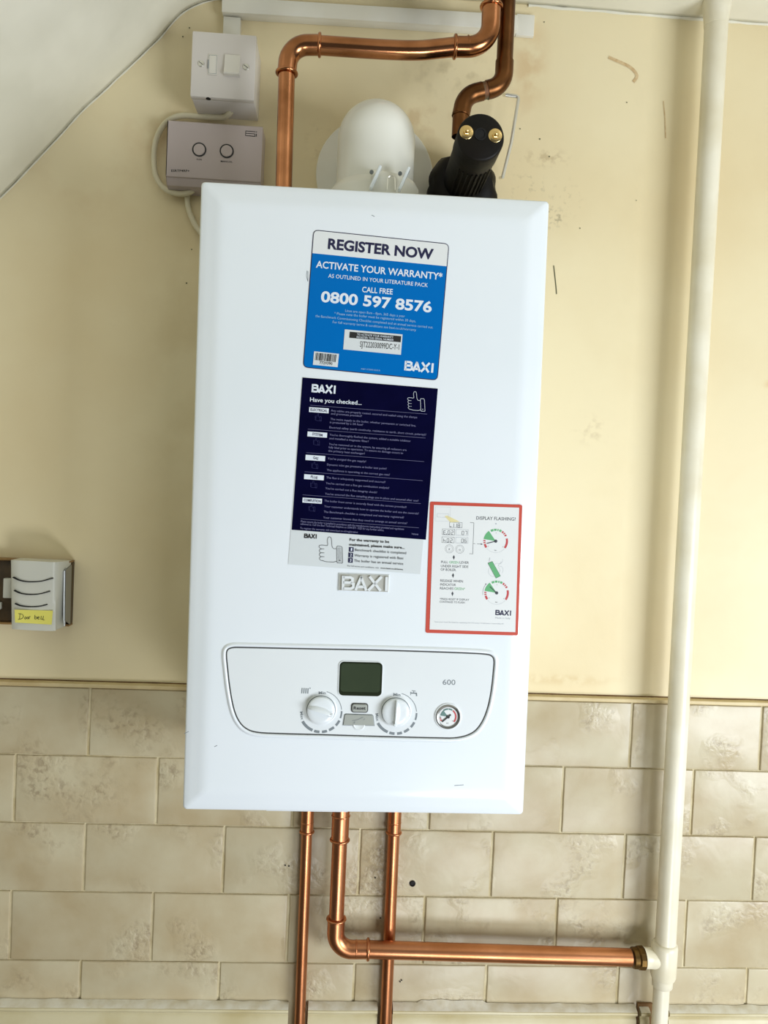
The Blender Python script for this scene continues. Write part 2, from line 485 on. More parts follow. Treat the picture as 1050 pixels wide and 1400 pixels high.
wall = MB()
XL, XR, CZ, FZ = -1.45, 2.2, 1.075, -1.25
box(wall, XL, XR, 0, .12, FZ - .05, CZ + .06, bev=0)
wall_back = structure(wall.build('wall_back', CREAM, smooth=False), 'cream painted plaster wall above a band of beige stone tiles')
fl = MB(); box(fl, XL, XR, -3.6, 0, FZ - .05, FZ, bev=0)
structure(fl.build('floor', FLOOR, smooth=False))

# flat ceiling, then the soffit that slopes down on the left, rounded where both meet
def lump(x, y, z, a=.002, s=9): return a * (mnoise.noise(Vector((x * s, y * s, z * s))))
prof = [(XR, CZ), (1.2, CZ), (.75, CZ), (.40, CZ), (.22, CZ - .001), (.10, CZ - .003), (.03, CZ - .010), (-.02, 1.052), (-.055, 1.043), (-.08, 1.030), (-.098, 1.012), (-.115, .990), (-.138, .966),
        (-.175, .926), (-.2303, .866), (-.2790, .808), (-.3268, .7515), (-.45, .605), (-.7, .308), (-1.0, -.05), (XL, -.58)]
prof = smoothp(prof, 4)
ys = [0, -.01, -.03, -.06, -.1, -.16, -.24, -.34, -.46, -.6, -.8, -1.1, -1.5, -2.0]
vs = []
for j, y in enumerate(ys):
    for (x, z) in prof:
        a = .0035 if -.35 < x < .0 else .0015
        edge = .002 * mnoise.noise(Vector((x * 22, 3, z * 22))) if y > -.02 and x < .1 else 0
        vs.append((x, y, z + lump(x, y, z, a, 7) + edge))
n = len(prof)
fs = [(j * n + i, j * n + i + 1, (j + 1) * n + i + 1, (j + 1) * n + i) for j in range(len(ys) - 1) for i in range(n - 1)]
cl = MB().add(vs, fs)
o = cl.build('ceiling', CEIL, smooth=True, angle=80)
sm = o.modifiers.new('thickness', 'SOLIDIFY'); sm.thickness = .04; sm.offset = 1
structure(o, 'white gloss painted ceiling, sloping down on the left')

# rough painted filler bead along the wall and ceiling joint
def bead(name, pts, r, M, parent=None, seed=0, seg=8, jag=.6):
    rr = [r * (1 + jag * mnoise.noise(Vector((p[0] * 60 + seed, p[1], p[2] * 60)))) for p in pts]
    mb = MB(); sweep(mb, pts, rr, seg); return mb.build(name, M, parent)
pr2 = [p for p in smoothp([(x, z) for x, z in prof], 3) if -.42 < p[0] < -.0]
b1 = bead('filler_bead', [(x + .0004, -.0005, z - .0008 + lump(x, 0, z, .0035, 7) + .002 * mnoise.noise(Vector((x * 22, 3, z * 22))) * (x < .1) + .0005 * mnoise.noise(Vector((x * 90, 0, 0)))) for x, z in pr2], .0011, CEIL, wall_back, 1)
b2 = bead('filler_bead', [(.405 + .0125 * i, -.001, CZ - .0012 + .0014 * mnoise.noise(Vector((i * .4, 0, 0)))) for i in range(60)], .0020, CEIL, wall_back, 5)

# tile band ----------------------------------------------------------------------------------------------------------
TM = [(0,0,124,940.6),(0,1,120.7,1031.4),(-.5,1,21.3,1033),(-.5,2,18.9,1125.7),(.5,1,215.3,1036.6),(.5,2,213.2,1124.7),(0,2,116.6,1128),(0,3,113.8,1217.6),(-.5,3,14.4,1220.7),(-.5,4,12,1311),(.5,3,209.8,1221.7),(.5,4,206,1313.6),(0,4,108.3,1316),
      (4,0,865.7,960.5),(4,1,861.5,1047.6),(5,0,1043,966),(5,1,1039.4,1053.9),(3.5,1,770.9,1050.4),(3.5,2,767.4,1135.6),(4.5,1,948.5,1054.6),(4.5,2,943.6,1141.3),(4,2,854.4,1141.3),(4,3,852,1228.3),(5,2,1032.4,1147.3),(5,3,1028,1232.9),(3.5,3,761.7,1230),(4.5,3,939,1233.6),(4.5,4,936.2,1321),(4,4,845,1324),(5,4,1021,1324.5),
      (2,2,492.6,1134.9),(2,3,490.8,1221),(3,2,674.3,1138),(3,3,671,1224.7),(2.5,3,581.3,1226.7),(1.5,3,394.9,1224.5),(2,4,484,1319),(3,4,665,1320)]
TY = -.008
MP = [(i, j, at(px, py, TY)) for i, j, px, py in TM]
def row_z(j, x):
    """height of the joint above row j, from the measured corners"""
    if j >= 5: return row_z(4, x) - .0985
    q = sorted((p.x, p.z) for i, jj, p in MP if jj == j)
    # straight line fit keeps the courses calm
    n_ = len(q); sx = sum(a for a, b in q) / n_; sz = sum(b for a, b in q) / n_
    den = sum((a - sx) ** 2 for a, b in q); k = sum((a - sx) * (b - sz) for a, b in q) / den
    return sz + k * (x - sx)
def col_x(i, z):
    q = [p for ii, jj, p in MP if abs(ii - i) < .01]
    base = -.17793 + .19713 * i
    if not q: return base
    return sum(p.x for p in q) / len(q)
gb = MB()
gb.add([(XL + .001, 0, -.46), (XR, 0, -.46), (XR, 0, .0730), (XL + .001, 0, .0700), (XL + .001, -.0052, -.46), (XR, -.0052, -.46), (XR, -.0052, .0730), (XL + .001, -.0052, .0700)],
       [(4, 5, 6, 7), (0, 1, 5, 4), (3, 7, 6, 2)])
lab(gb.build('grout', GROUT, wall_back, smooth=False), 'cream grout bed between the tiles')
random.seed(4)
for j in range(5):
    off = 0 if j % 2 == 0 else .5
    i = -6
    while i < 11:
        a, b = i + off, i + 1 + off
        i += 1
        gx = .0017; gz = .0008
        zt, zb = row_z(j, 0), row_z(j + 1, 0)
        xa, xb = col_x(a, 0) + gx, col_x(b, 0) - gx
        if xb > XR - .01 or xa < XL + .01: continue
        za, zb_ = row_z(j, xa) - gz, row_z(j, xb) - gz
        wa, wb = row_z(j + 1, xa) + gz, row_z(j + 1, xb) + gz
        if j == 4: wa, wb = -.425, -.425
        t = TY + random.uniform(-.0005, .0005); e = .0016
        cx_, cz_ = (xa + xb) / 2, (za + wa) / 2
        P = [(xa, za), (xa, wa), (xb, wb), (xb, zb_)]
        Pm = []
        for (p, q_), (nx_, nz_) in zip([(P[k], P[k]) for k in range(4)], ((1, -1), (1, 1), (-1, 1), (-1, -1))):
            pass
        mb = MB()
        outer = [(x - cx_, z - cz_) for x, z in P]
        # edges a little uneven: extra points along the long sides
        pts = []
        for k in range(4):
            A, B = Vector(outer[k]), Vector(outer[(k + 1) % 4])
            sub = 7 if k in (1, 3) else 4
            for s in range(sub):
                p = A.lerp(B, s / sub)
                jt = .0005 * mnoise.noise(Vector((p.x * 60 + i * 3.1, p.y * 60 + j * 7.7, k)))
                nrm = Vector((-(B - A).y, (B - A).x)).normalized()
                pts.append(tuple(p + nrm * (0 if s == 0 else jt)))
        loft(mb, [[(x, .0068 + 0 * t, z) for x, z in pts][:], [(x, t + e + .008, z) for x, z in pts], [(x, t + .0004 + .008, z) for x, z in inset(pts, .0009)], [(x, t + .008, z) for x, z in inset(pts, .0028)]], cap0=False)
        ob = mb.build('tile', TILE, wall_back, angle=30)
        ob.location = (cx_, -.008, cz_)
# painted ledge on top of the tiles and, over it, a brown strip painting its shadow and dirt
lg = MB()
for nm in (0,):
    X = [XL + .002 + (XR - XL - .003) * k / 160 for k in range(161)]
    rows = []
    for x in X:
        z0 = row_z(0, x) + .0004; j1 = .0007 * mnoise.noise(Vector((x * 25, 1, 0))); j2 = .0009 * mnoise.noise(Vector((x * 40, 4, 0)))
        rows.append([(x, -.004, z0), (x, -.0092 + j1, z0), (x, -.0102 + j1, z0 + .002), (x, -.0092 + j1, z0 + .0052 + j2), (x, -.0005, z0 + .0066 + j2)])
    loft(lg, rows, cap0=False, cap1=False, closed=False)
lab(lg.build('tile_ledge', LEDGE, wall_back, angle=60), 'painted ledge along the top of the tiles')
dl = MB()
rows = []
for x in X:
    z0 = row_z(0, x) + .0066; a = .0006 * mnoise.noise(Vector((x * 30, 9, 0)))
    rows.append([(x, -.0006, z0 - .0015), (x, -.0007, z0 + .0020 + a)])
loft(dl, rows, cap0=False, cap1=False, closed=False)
lab(dl.build('shadow_line', DIRT_SHADE, wall_back, smooth=False), 'brown line of dirt and painted ledge shadow above the tiles')

# moulded trim under the tiles, cut out around the pipes
def trim(px0, px1, x0=None, x1=None, name='trim_1', notch=True):
    xa = x0 if x0 is not None else at(px0, 1385, -.02).x
    xb = x1 if x1 is not None else at(px1, 1385, -.02).x
    rows = []; rc = []
    N_ = max(2, int((xb - xa) / .006))
    for k in range(N_ + 1):
        x = xa + (xb - xa) * k / N_
        z = -.3840 - .002 * (x - .2) + .0006 * mnoise.noise(Vector((x * 14, 0, 2)))
        rows.append([(x, -.0086, z), (x, -.019, z - .0008), (x, -.0225, z - .0028), (x, -.0228, z - .0055), (x, -.0205, z - .0085), (x, -.0170, z - .0105),
                     (x, -.0165, z - .0125), (x, -.0190, z - .0155), (x, -.0195, z - .03), (x, -.0195, z - .12), (x, -.0086, z - .12)])
        up = .0022 + .0020 * mnoise.noise(Vector((x * 45, 5, 1))) + (.0035 if mnoise.noise(Vector((x * 7, 0, 7))) > .2 else 0)
        rc.append([(x, -.0086, z + max(.0006, up)), (x, -.0105, z + max(.0004, up * .8)), (x, -.0165, z + .0009), (x, -.0222, z - .0018), (x, -.020, z - .0025), (x, -.0086, z - .0005)])
    mb = MB(); loft(mb, rows)
    t = structure(mb.build(name, TRIM, angle=40))
    mc = MB(); loft(mc, rc); lab(mc.build('caulk', CAULK, t, angle=50), 'ragged white caulk along the top edge')
    return t
trim(None, 394, x0=XL + .01, name='trim_1')
trim(421, 516, name='trim_2')
trim(537, 871, name='trim_3')
t4 = trim(876, 889, name='trim_4')
trim(915, None, x1=XR - .005, name='trim_5')
# dirt in the gap beside the painted pipe
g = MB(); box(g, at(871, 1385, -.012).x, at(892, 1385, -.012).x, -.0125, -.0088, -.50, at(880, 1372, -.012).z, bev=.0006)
lab(g.build('stained_backing', DIRT_SHADE, wall_back), 'rust-brown stain in the gap beside the painted pipe')

# scuffs, screw hole and plaster scratches on the wall
def mark(pxs, wd, name, M, parent=wall_back, Y=-.0006, lbl=None):
    mb = MB(); pts = [(lambda p: (p.x, p.z))(at(x, y, Y)) for x, y in pxs]
    stroke(mb, smoothp(pts, 3) if len(pts) > 2 else pts, wd, Y); o = mb.build(name, M, parent, smooth=False)
    if lbl: lab(o, lbl)
    return o
SC = mat('dark_green_scuff', (86, 88, 62), .8)
SMR = mat('tan_smear', (196, 166, 120), .7, rgb2=(216, 194, 150), scale=120)
mark([(757, 363), (758.5, 376), (760, 390), (761, 402)], .0014, 'scuff_mark', SC, lbl='thin dark vertical scuff beside the boiler')
mark([(832, 78), (848, 85), (862, 92), (871, 103), (866, 112)], .0045, 'scuff_mark', SMR, lbl='tan curved smear near the ceiling')
mark([(907, 138), (909, 160), (910, 189)], .0016, 'scuff_mark', SMR, lbl='faint vertical dirty run left of the painted pipe')
for (x, y, r) in ((738, 190, 1.3), (751, 214, 1.2), (793, 312, 1.0), (259, 38, 1.2), (744, 30, 1), (857, 140, 1), (255, 387, 1.3), (43, 83, 1.), (250, 50, 1.2), (262, 341, 1.), (870, 274, .8), (711, 176, 1), (695, 205, 1)):
    p = at(x, y, -.0006); mb = MB(); disc(mb, (p.x, p.z), r * .0009, -.0006, n=7); mb.build('dirt_speck', SC, wall_back, smooth=False)
p = at(564, 1208, -.0084); mb = MB()
lathe_y(mb, p.x, p.z, [(.0046, -.0079), (.0044, -.0094), (.003, -.0096), (.0028, -.0085)], 12)
lab(mb.build('wall_plug', BLACK, wall_back), 'dark plug hole in a tile under the boiler')
for (x, y) in ((539, 1143), (520, 1255), (513, 1200), (547, 1342), (549, 1340), (390, 1183), (395, 1184)):
    p = at(x, y, -.0086); mb = MB(); disc(mb, (p.x, p.z), .0012, -.0088, n=8); mb.build('dirt_speck', BLACKH, wall_back, smooth=False)

# =====================================================================================================================
# BOILER
# =====================================================================================================================
boiler = empty('boiler', BO, 'white wall-hung combi boiler with blue, navy and red stickers and two dials', 'boiler')
boiler.rotation_euler = BM.to_euler()
HW, HH = .1943, .7005
def ring(ins, y, r, zc=0.): return [(x, y, z) for x, z in rrect(-HW + ins, HW - ins, ins, HH - ins, r, 5)]
mb = MB()
R1 = .0045
loft(mb, [ring(.004, -.014, R1), ring(.002, -.236, R1), ring(.0016, -.2415, R1), ring(.0004, -.2430, R1), ring(0, -.2450, R1), ring(.0003, -.2475, R1), ring(.0012, -.2492, R1), ring(.0026, -.2500, R1),
          ring(.0095, -.2518, .0045), ring(.0175, -.2542, .005), ring(.0215, -.2553, .005), ring(.0255, -.2559, .005), ring(.030, -.2562, .005)])
casing = mb.build('casing', WHITE, boiler, angle=50)
# bottom lip seen under the front cover
mb = MB(); a = bf(367, 1112, -.2); b = bf(475, 1112, -.2)
box(mb, a[0], b[0], -.235, -.10, -.006, .003, bev=.001); mb.build('bottom_tray', WHITE, boiler)
p = bf(710, 267, -.12); mb = MB(); sweep(mb, [(p[0], -.12, .698), (p[0], -.12, HH + .047)], .0035, 10); lab(mb.build('bracket_pin', STEEL, boiler), 'grey pin at the top right')
# little chips and scratches of the enamel
for q in ([(293, 1021), (297, 1019)], [(621, 1074), (634, 1073)], [(508, 294), (512, 296)], [(421, 371), (421, 384)], [(252, 1003), (258, 1000)]):
    mb = MB(); stroke(mb, [bf(*t_) for t_ in q], .0007, FY - .00008); mb.build('enamel_chip', GREYP, casing, smooth=False)
mb = MB(); stroke(mb, smoothp([bf(420, 370), bf(419, 377), bf(421, 385)], 3), .0006, FY - .0001); mb.build('enamel_chip', GREYP, casing, smooth=False)

# ---- stickers
def sheet(name, corners, r, y0, y1, M, parent, lbl=None):
    """rounded sheet between four pixel corners TL, TR, BR, BL"""
    P = [Vector(bf(*c)) for c in corners]
    out = []
    for k in range(4):
        A, B, D = P[k - 1], P[k], P[(k + 1) % 4]
        if r:
            e1 = (A - B).normalized(); e2 = (D - B).normalized()
            for s in range(6):
                t_ = s / 5; p0, p2 = B + e1 * r, B + e2 * r
                out.append(tuple((1 - t_) ** 2 * p0 + 2 * t_ * (1 - t_) * B + t_ * t_ * p2))
        else: out.append(tuple(B))
    out = out[::-1]
    mb = MB(); plate(mb, out, y0, y1)
    o = mb.build(name, M, parent, angle=30)
    if lbl: lab(o, lbl)
    return o, out
Y0 = FY - .0001
L1, L2, L3, L4 = FY - .00045, FY - .00065, FY - .00085, FY - .00105
# 1 blue warranty sticker
ca = lambda x, y: (400 + x / 4.565, 300 + y / 4.565)
s1, o1 = sheet('warranty_sticker', [ca(130, 64), ca(978, 152), ca(905, 1006), ca(64, 924)], .006, Y0, L1, INKN, boiler, 'blue and white registration sticker')
ins = inset(o1, .0009)
FA = lambda x, y: F('a', x, y)
mb = MB()
# split the inner sheet at the white / blue line
lineL, lineR = Vector(FA(118, 211)), Vector(FA(968, 294)); dv = (lineR - lineL).normalized(); nv = Vector((-dv.y, dv.x))
def clip(poly, sgn):
    out = []
    for k in range(len(poly)):
        A, B = Vector(poly[k]), Vector(poly[(k + 1) % len(poly)])
        da, db = (A - lineL).dot(nv) * sgn, (B - lineL).dot(nv) * sgn
        if da >= 0: out.append(tuple(A))
        if da * db < 0: out.append(tuple(A.lerp(B, da / (da - db))))
    return out
fillp(mb, clip(ins, 1), L2, 0); fillp(mb, clip(ins, -1), L2, 1)
mb.build('printed_face', [PWHITE, PBLUE], s1, smooth=False)
def tx(mb, c, s, x0, y0, x1, y1, h, y, mi=0, bold=0., res=2):
    text(mb, s, F(c, x0, y0), F(c, x1, y1), h / CROPS[c][2] / 1.228 / 1000, y, mi, bold, res)
mb = MB()
tx(mb, 'a', 'REGISTER NOW', 219, 186, 876, 253, 66, L3, 0, .035, 4)
tx(mb, 'a', 'ACTIVATE YOUR WARRANTY*', 145, 302, 933, 380, 43, L3, 1, .018, 3)
tx(mb, 'a', 'AS OUTLINED IN YOUR LITERATURE PACK', 222, 364, 843, 424, 24, L3, 1, .006)
tx(mb, 'a', 'CALL FREE', 433, 455, 624, 470, 34, L3, 1, .015, 3)
tx(mb, 'a', '0800 597 8576', 175, 516, 866, 583, 68, L3, 1, .03, 4)
tx(mb, 'a', 'Lines are open 8am - 8pm, 365 days a year', 328, 577, 700, 612, 15, L3, 2)
tx(mb, 'a', '* Please note the boiler must be registered within 30 days,', 260, 594, 768, 643, 15, L3, 2)
tx(mb, 'a', 'the Benchmark Commissioning Checklist completed and an annual service carried out.', 142, 610, 876, 682, 15, L3, 2)
tx(mb, 'a', 'For full warranty terms & conditions see baxi.co.uk/warranty', 250, 648, 770, 698, 15, L3, 2)
tx(mb, 'a', 'PART: 123456 ISSUE 01'.replace('123456', '7729390'), 428, 938, 545, 948, 9, L3, 2)
logo(mb, FA(697, 942), FA(876, 958), .0105, L3, 1)
lab(mb.build('lettering', [INKN, INKW, INKL], s1, smooth=False), 'REGISTER NOW, ACTIVATE YOUR WARRANTY, 0800 597 8576')
# serial label and barcode label stuck on it
def quadp(c, pts): return [F(c, *p) for p in pts][::-1]
sl = MB(); q = quadp('a', [(326, 687), (686, 719), (676, 846), (316, 812)])
plate(sl, q, L3 + .0001, L4); ob = lab(sl.build('serial_label', PGREY, s1, smooth=False), 'small white serial number label')
mb = MB(); fillp(mb, quadp('a', [(357, 702), (678, 730), (674, 768), (354, 740)]), L4 - .0002, 0)
tx(mb, 'a', 'TO ACTIVATE YOUR WARRANTY', 402, 724, 628, 743, 12, L4 - .0004, 1, .004)
tx(mb, 'a', 'REGISTER THIS SERIAL NUMBER', 400, 741, 630, 760, 12, L4 - .0004, 1, .004)
tx(mb, 'a', 'SJT222030099DC-Y-1', 420, 796, 664, 815, 34, L4 - .0002, 0, .0, 3)
mb.build('serial_lettering', [INKK, INKW], s1, smooth=False)
bl = MB(); plate(bl, quadp('a', [(135, 824), (290, 840), (281, 923), (127, 908)]), L3 + .0001, L4)
lab(bl.build('barcode_label', PGREY, s1, smooth=False), 'small white barcode label')
mb = MB(); random.seed(3); x = 0.
while x < .98:
    wdt = random.choice((.012, .018, .03)); 
    T0 = lambda t, b: (145 + 134 * t - 6 * b, 833 + 13 * t + 46 * b)
    fillp(mb, quadp('a', [T0(x, 0), T0(min(1, x + wdt), 0), T0(min(1, x + wdt), 1), T0(x, 1)]), L4 - .0002); x += wdt + random.choice((.012, .02, .03))
tx(mb, 'a', '7729390', 168, 903, 248, 910, 17, L4 - .0002, 0, .01)
mb.build('barcode', INKK, s1, smooth=False)

# 2 navy checklist sticker
s2, o2 = sheet('checklist_sticker', [(390 + 108 / 4.565, 510 + 28 / 4.565), (390 + 952 / 4.565, 510 + 98 / 4.565), (574.5, 785), (394, 771.5)], 0, Y0, L1, PGREY, boiler, 'navy checklist sticker with a pale lower strip')
mb = MB(); fillp(mb, quadp('b', [(108, 28), (952, 98), (877, 1040), (40, 978)]), L2)
mb.build('navy_panel', PNAVY, s2, smooth=False)
mb = MB(); B = 'b'
logo(mb, F(B, 165, 120), F(B, 312, 130), .0090, L3, 0)
tx(mb, B, 'Have you checked...', 154, 178, 476, 200, 26, L3, 0, .012, 3)
for (x0, y0, x1, y1) in ((155, 201, 885, 257), (142, 350, 875, 406), (131, 497, 866, 553), (121, 616, 858, 672), (108, 760, 845, 815), (97, 910, 833, 966)):
    stroke(mb, [F(B, x0, y0), F(B, x1, y1)], .00028, L3, 2)
for s, x0, y0, x1, y1 in (('ELECTRICAL', 150, 216, 272, 250), ('SYSTEM', 140, 368, 262, 402), ('GAS', 128, 513, 250, 549), ('FLUE', 119, 634, 242, 668), ('COMPLETION', 109, 780, 230, 814)):
    k = .085 * (x1 - x0)
    P = [Vector(F(B, x0, y0 - 3)), Vector(F(B, x1, y0 + k - 5)), Vector(F(B, x1 - 2, y1 + 2)), Vector(F(B, x0 - 2, y1 - k + 4))]
    fillp(mb, [tuple(v) for v in P[::-1]], L3, 0)
    c0 = (x0 + x1) / 2 - 1; hw = len(s) * 5.3
    tx(mb, B, s, c0 - hw, (y0 + y1) / 2 + 3, c0 + hw, (y0 + y1) / 2 + 12, 16, L4, 1, .018)
lines = [('Any cables are properly routed, secured and sealed using the clamps', 285, 237, 822, 280), ('and grommets provided?', 285, 256, 478, 272),
         ('The mains supply to the boiler, whether permanent or switched live,', 282, 290, 814, 332), ('is protected by a 3A fuse?', 278, 310, 485, 326),
         ('Electrical safety (earth continuity, resistance to earth, short circuit, polarity)?', 275, 342, 878, 388),
         ("You've thoroughly flushed the system, added a suitable inhibitor", 276, 388, 782, 428), ('and installed a magnetic filter?', 274, 410, 520, 430),
         ("You've removed air in the system, by ensuring all radiators are", 272, 446, 756, 484), ('fully bled prior to operation. To ensure no damage occurs to', 270, 466, 735, 503), ('the primary heat exchanger?', 268, 488, 496, 506),
         ("You've purged the gas supply?", 264, 536, 504, 555), ('Dynamic inlet gas pressure at boiler test point?', 261, 574, 632, 600), ('The appliance is operating at the correct gas rate?', 259, 608, 652, 638),
         ('The flue is adequately supported and secured?', 256, 655, 624, 684), ("You've carried out a flue gas combustion analysis?", 253, 690, 648, 720), ("You've carried out a flue integrity check?", 250, 722, 572, 748), ("You've ensured the flue sampling plugs are in place and secured after use?", 248, 756, 830, 800),
         ('The boiler front cover is securely fixed with the screws provided?', 244, 800, 756, 840), ('Your customer understands how to operate the boiler and use the controls?', 243, 834, 832, 880), ('The Benchmark checklist is completed and warranty registered?', 240, 868, 740, 904), ('Your customer knows that they need to arrange an annual service?', 237, 904, 760, 940),
         ('Please ensure the boiler is installed in accordance with the manufacturers instructions provided and regulations', 97, 928, 740, 977), ('adhered to. Call the Baxi Technical Helpline on 0344 871 1525 for any further advice.', 95, 944, 616, 984), ('To register the warranty visit www.baxi.co.uk/registration', 93, 970, 452, 996)]
for s, x0, y0, x1, y1 in lines:
    tx(mb, B, s, x0, y0 + 3, x1, y1 + 3, 12.5, L3, 2)
q1 = lambda a, b: F(B, 757 + 111 * a + 3 - 6 * (b - .5), 232 - 120 * b + 8 * a)
thumb(mb, q1, 1, L3, .00035, 0)
for (x0, y0) in ((185, 297), (173, 448), (163, 594), (156, 714), (145, 860)):
    q2 = lambda a, b: F(B, x0 + 42 * a, y0 - 44 * b + 4 * a); thumb(mb, q2, 1, L3, .0002, 3)
tx(mb, B, '7686648', 787, 1008, 829, 1012, 9, L3, 2)
lab(mb.build('lettering', [INKW, INKN, INKD, mat('dim_navy_ink', (52, 54, 108), .5)], s2, smooth=False), 'Have you checked... checklist print')
mb = MB(); H_ = 'h'
logo(mb, F(H_, 129, 77), F(H_, 214, 82), .0049, L3, 0)
q3 = lambda a, b: F(H_, 226 + 168 * a - 4 * (b - .5), 240 - 176 * b + 10 * a); thumb(mb, q3, 1, L3, .00042, 0)
for k in range(26):                                      # hatched cuff
    z = k / 26 * .56 + .04
    stroke(mb, [q3(.78, z), q3(.865, z + .025), q3(.95, z)], .00012, L3, 0)
tx(mb, H_, 'For the warranty to be', 440, 97, 710, 112, 18, L3, 0, .025)
tx(mb, H_, 'maintained, please make sure...', 438, 130, 816, 152, 18, L3, 0, .025)
for k, (s, x0, y0, x1, y1) in enumerate((('Benchmark checklist is completed', 476, 166, 826, 188), ('Warranty is registered with Baxi', 472, 204, 806, 224), ('The boiler has an annual service', 470, 240, 806, 261))):
    tx(mb, H_, s, x0, y0, x1, y1, 17, L3, 3, .004)
    bx0, by0 = x0 - 40, y0 - 27
    fillp(mb, quadp(H_, [(bx0, by0), (bx0 + 32, by0 + 2), (bx0 + 31, by0 + 34), (bx0 - 1, by0 + 32)]), L3, 1)
    tx(mb, H_, str(k + 1), bx0 + 11, by0 + 26, bx0 + 21, by0 + 27, 20, L4, 2, .02)
tx(mb, H_, 'For full terms and conditions, visit', 426, 272, 640, 286, 10, L3, 3)
tx(mb, H_, 'www.baxi.co.uk/terms', 650, 287, 804, 297, 10, L3, 0, .02)
mb.build('strip_lettering', [INKK, INKN, INKW, mat('grey_ink', (74, 78, 82), .5)], s2, smooth=False)

# 3 red framed pressure sticker
cc = lambda x, y: (570 + x / 6.5625, 670 + y / 6.5625)
s3, o3 = sheet('pressure_sticker', [cc(118, 103), cc(945, 132), cc(906, 1305), cc(76, 1280)], .0022, Y0, L1, PRED, boiler, 'white instruction sticker with a red border')
K = 'c'
mb = MB(); plate(mb, quadp(K, [(152, 134), (916, 158), (882, 1274), (113, 1250)]), L2, L2 + .0001 - .0002)
mb.build('printed_face', PWHITE, s3, smooth=False)
mb = MB()
INK = dict(k=0, g=1, r=2, n=3, y=4, f=5)
def bx(x0, y0, x1, y1, wd, mi, sk=.03):
    stroke(mb, [F(K, x0, y0), F(K, x1, y0 + sk * (x1 - x0)), F(K, x1 - .03 * (y1 - y0), y1 + sk * (x1 - x0)), F(K, x0 - .03 * (y1 - y0), y1)], wd, L3, mi, closed=True)
bx(166, 150, 300, 276, .00012, 5); bx(182, 210, 283, 242, .00022, 5)
fillp(mb, quadp(K, [(248, 236), (270, 228), (385, 284), (300, 290)]), L3, 4)
bx(293, 288, 405, 334, .0003, 0); bx(228, 348, 338, 400, .0003, 0); bx(350, 352, 460, 404, .0003, 5); bx(224, 419, 334, 470, .0003, 0); bx(348, 423, 458, 474, .0003, 5)
SEG = {'0': 'abcdef', '1': 'bc', '2': 'abged', '6': 'afgedc', '7': 'abc', '8': 'abcdefg', 'E': 'afged', 'H': 'fegc'}
def digit(ch, x, y, w_, h_, wd=.00045):
    for s in SEG[ch]:
        pt = {'a': ((0, 1), (1, 1)), 'b': ((1, 1), (1, .5)), 'c': ((1, .5), (1, 0)), 'd': ((0, 0), (1, 0)), 'e': ((0, 0), (0, .5)), 'f': ((0, .5), (0, 1)), 'g': ((0, .5), (1, .5))}[s]
        stroke(mb, [F(K, x + a * w_ + b * 2, y - b * h_ + a * .5) for a, b in pt], wd, L3, 0)
for ch, x, y in (('1', 312, 332), ('1', 338, 332), ('8', 366, 333), ('E', 238, 395), ('0', 276, 396), ('2', 306, 397), ('0', 402, 400), ('7', 430, 400), ('H', 236, 466), ('0', 268, 467), ('2', 298, 468), ('0', 398, 470), ('6', 426, 471)):
    digit(ch, x, y, 17, 32)
disc(mb, F(K, 302, 328), .0006, L3, 0, 8); disc(mb, F(K, 264, 395), .0005, L3, 0, 8)
for x, y in ((290, 527), (384, 530)):
    c = F(K, x, y); stroke(mb, arc(c, .0047, 0, 350, 22), .0002, L3, 0, True); stroke(mb, arc(c, .0034, 0, 350, 20), .00014, L3, 0, True)
    tx(mb, K, 'X' if x < 300 else 'o', x - 10, y + 12, x + 8, y + 13, 18, L3, 0)
stroke(mb, [F(K, 476, 290), F(K, 510, 294), F(K, 500, 572), F(K, 470, 570)], .0004, L3, 0)
stroke(mb, [F(K, 504, 480), F(K, 522, 481)], .0004, L3, 0); stroke(mb, [F(K, 538, 483), F(K, 575, 484)], .0004, L3, 0)
fillp(mb, quadp(K, [(572, 477), (592, 485), (572, 492)]), L3, 0)
for x, y in ((330, 604), (323, 766), (318, 930)):
    fillp(mb, quadp(K, [(x + 2, y - 22), (x + 10, y - 2), (x, y + 22), (x - 10, y - 3)]), L3, 0)
for s, x0, y0, x1, y1, h, b_ in (('PULL', 216, 655, 278, 657, 22, .004), ('LEVER', 382, 659, 465, 662, 22, .004), ('UNDER RIGHT SIDE', 214, 691, 460, 698, 22, .004), ('OF BOILER.', 212, 722, 352, 727, 22, .004),
                           ('RELEASE WHEN', 209, 822, 412, 829, 22, .004), ('INDICATOR', 208, 856, 348, 861, 22, .004), ('REACHES', 206, 890, 326, 894, 22, .004), ('*PRESS RESET IF DISPLAY', 204, 984, 468, 992, 17, .003), ('CONTINUES TO FLASH.', 203, 1009, 432, 1017, 17, .003),
                           ('DISPLAY FLASHING?', 532, 265, 884, 275, 30, .006)):
    tx(mb, K, s, x0, y0, x1, y1, h, L3, 0, b_)
tx(mb, K, 'GREEN', 288, 657, 373, 660, 22, L3, 1, .004); tx(mb, K, 'GREEN*', 334, 894, 430, 898, 22, L3, 1, .004)
disc(mb, F(K, 708, 302), .0008, L3, 5, 10)
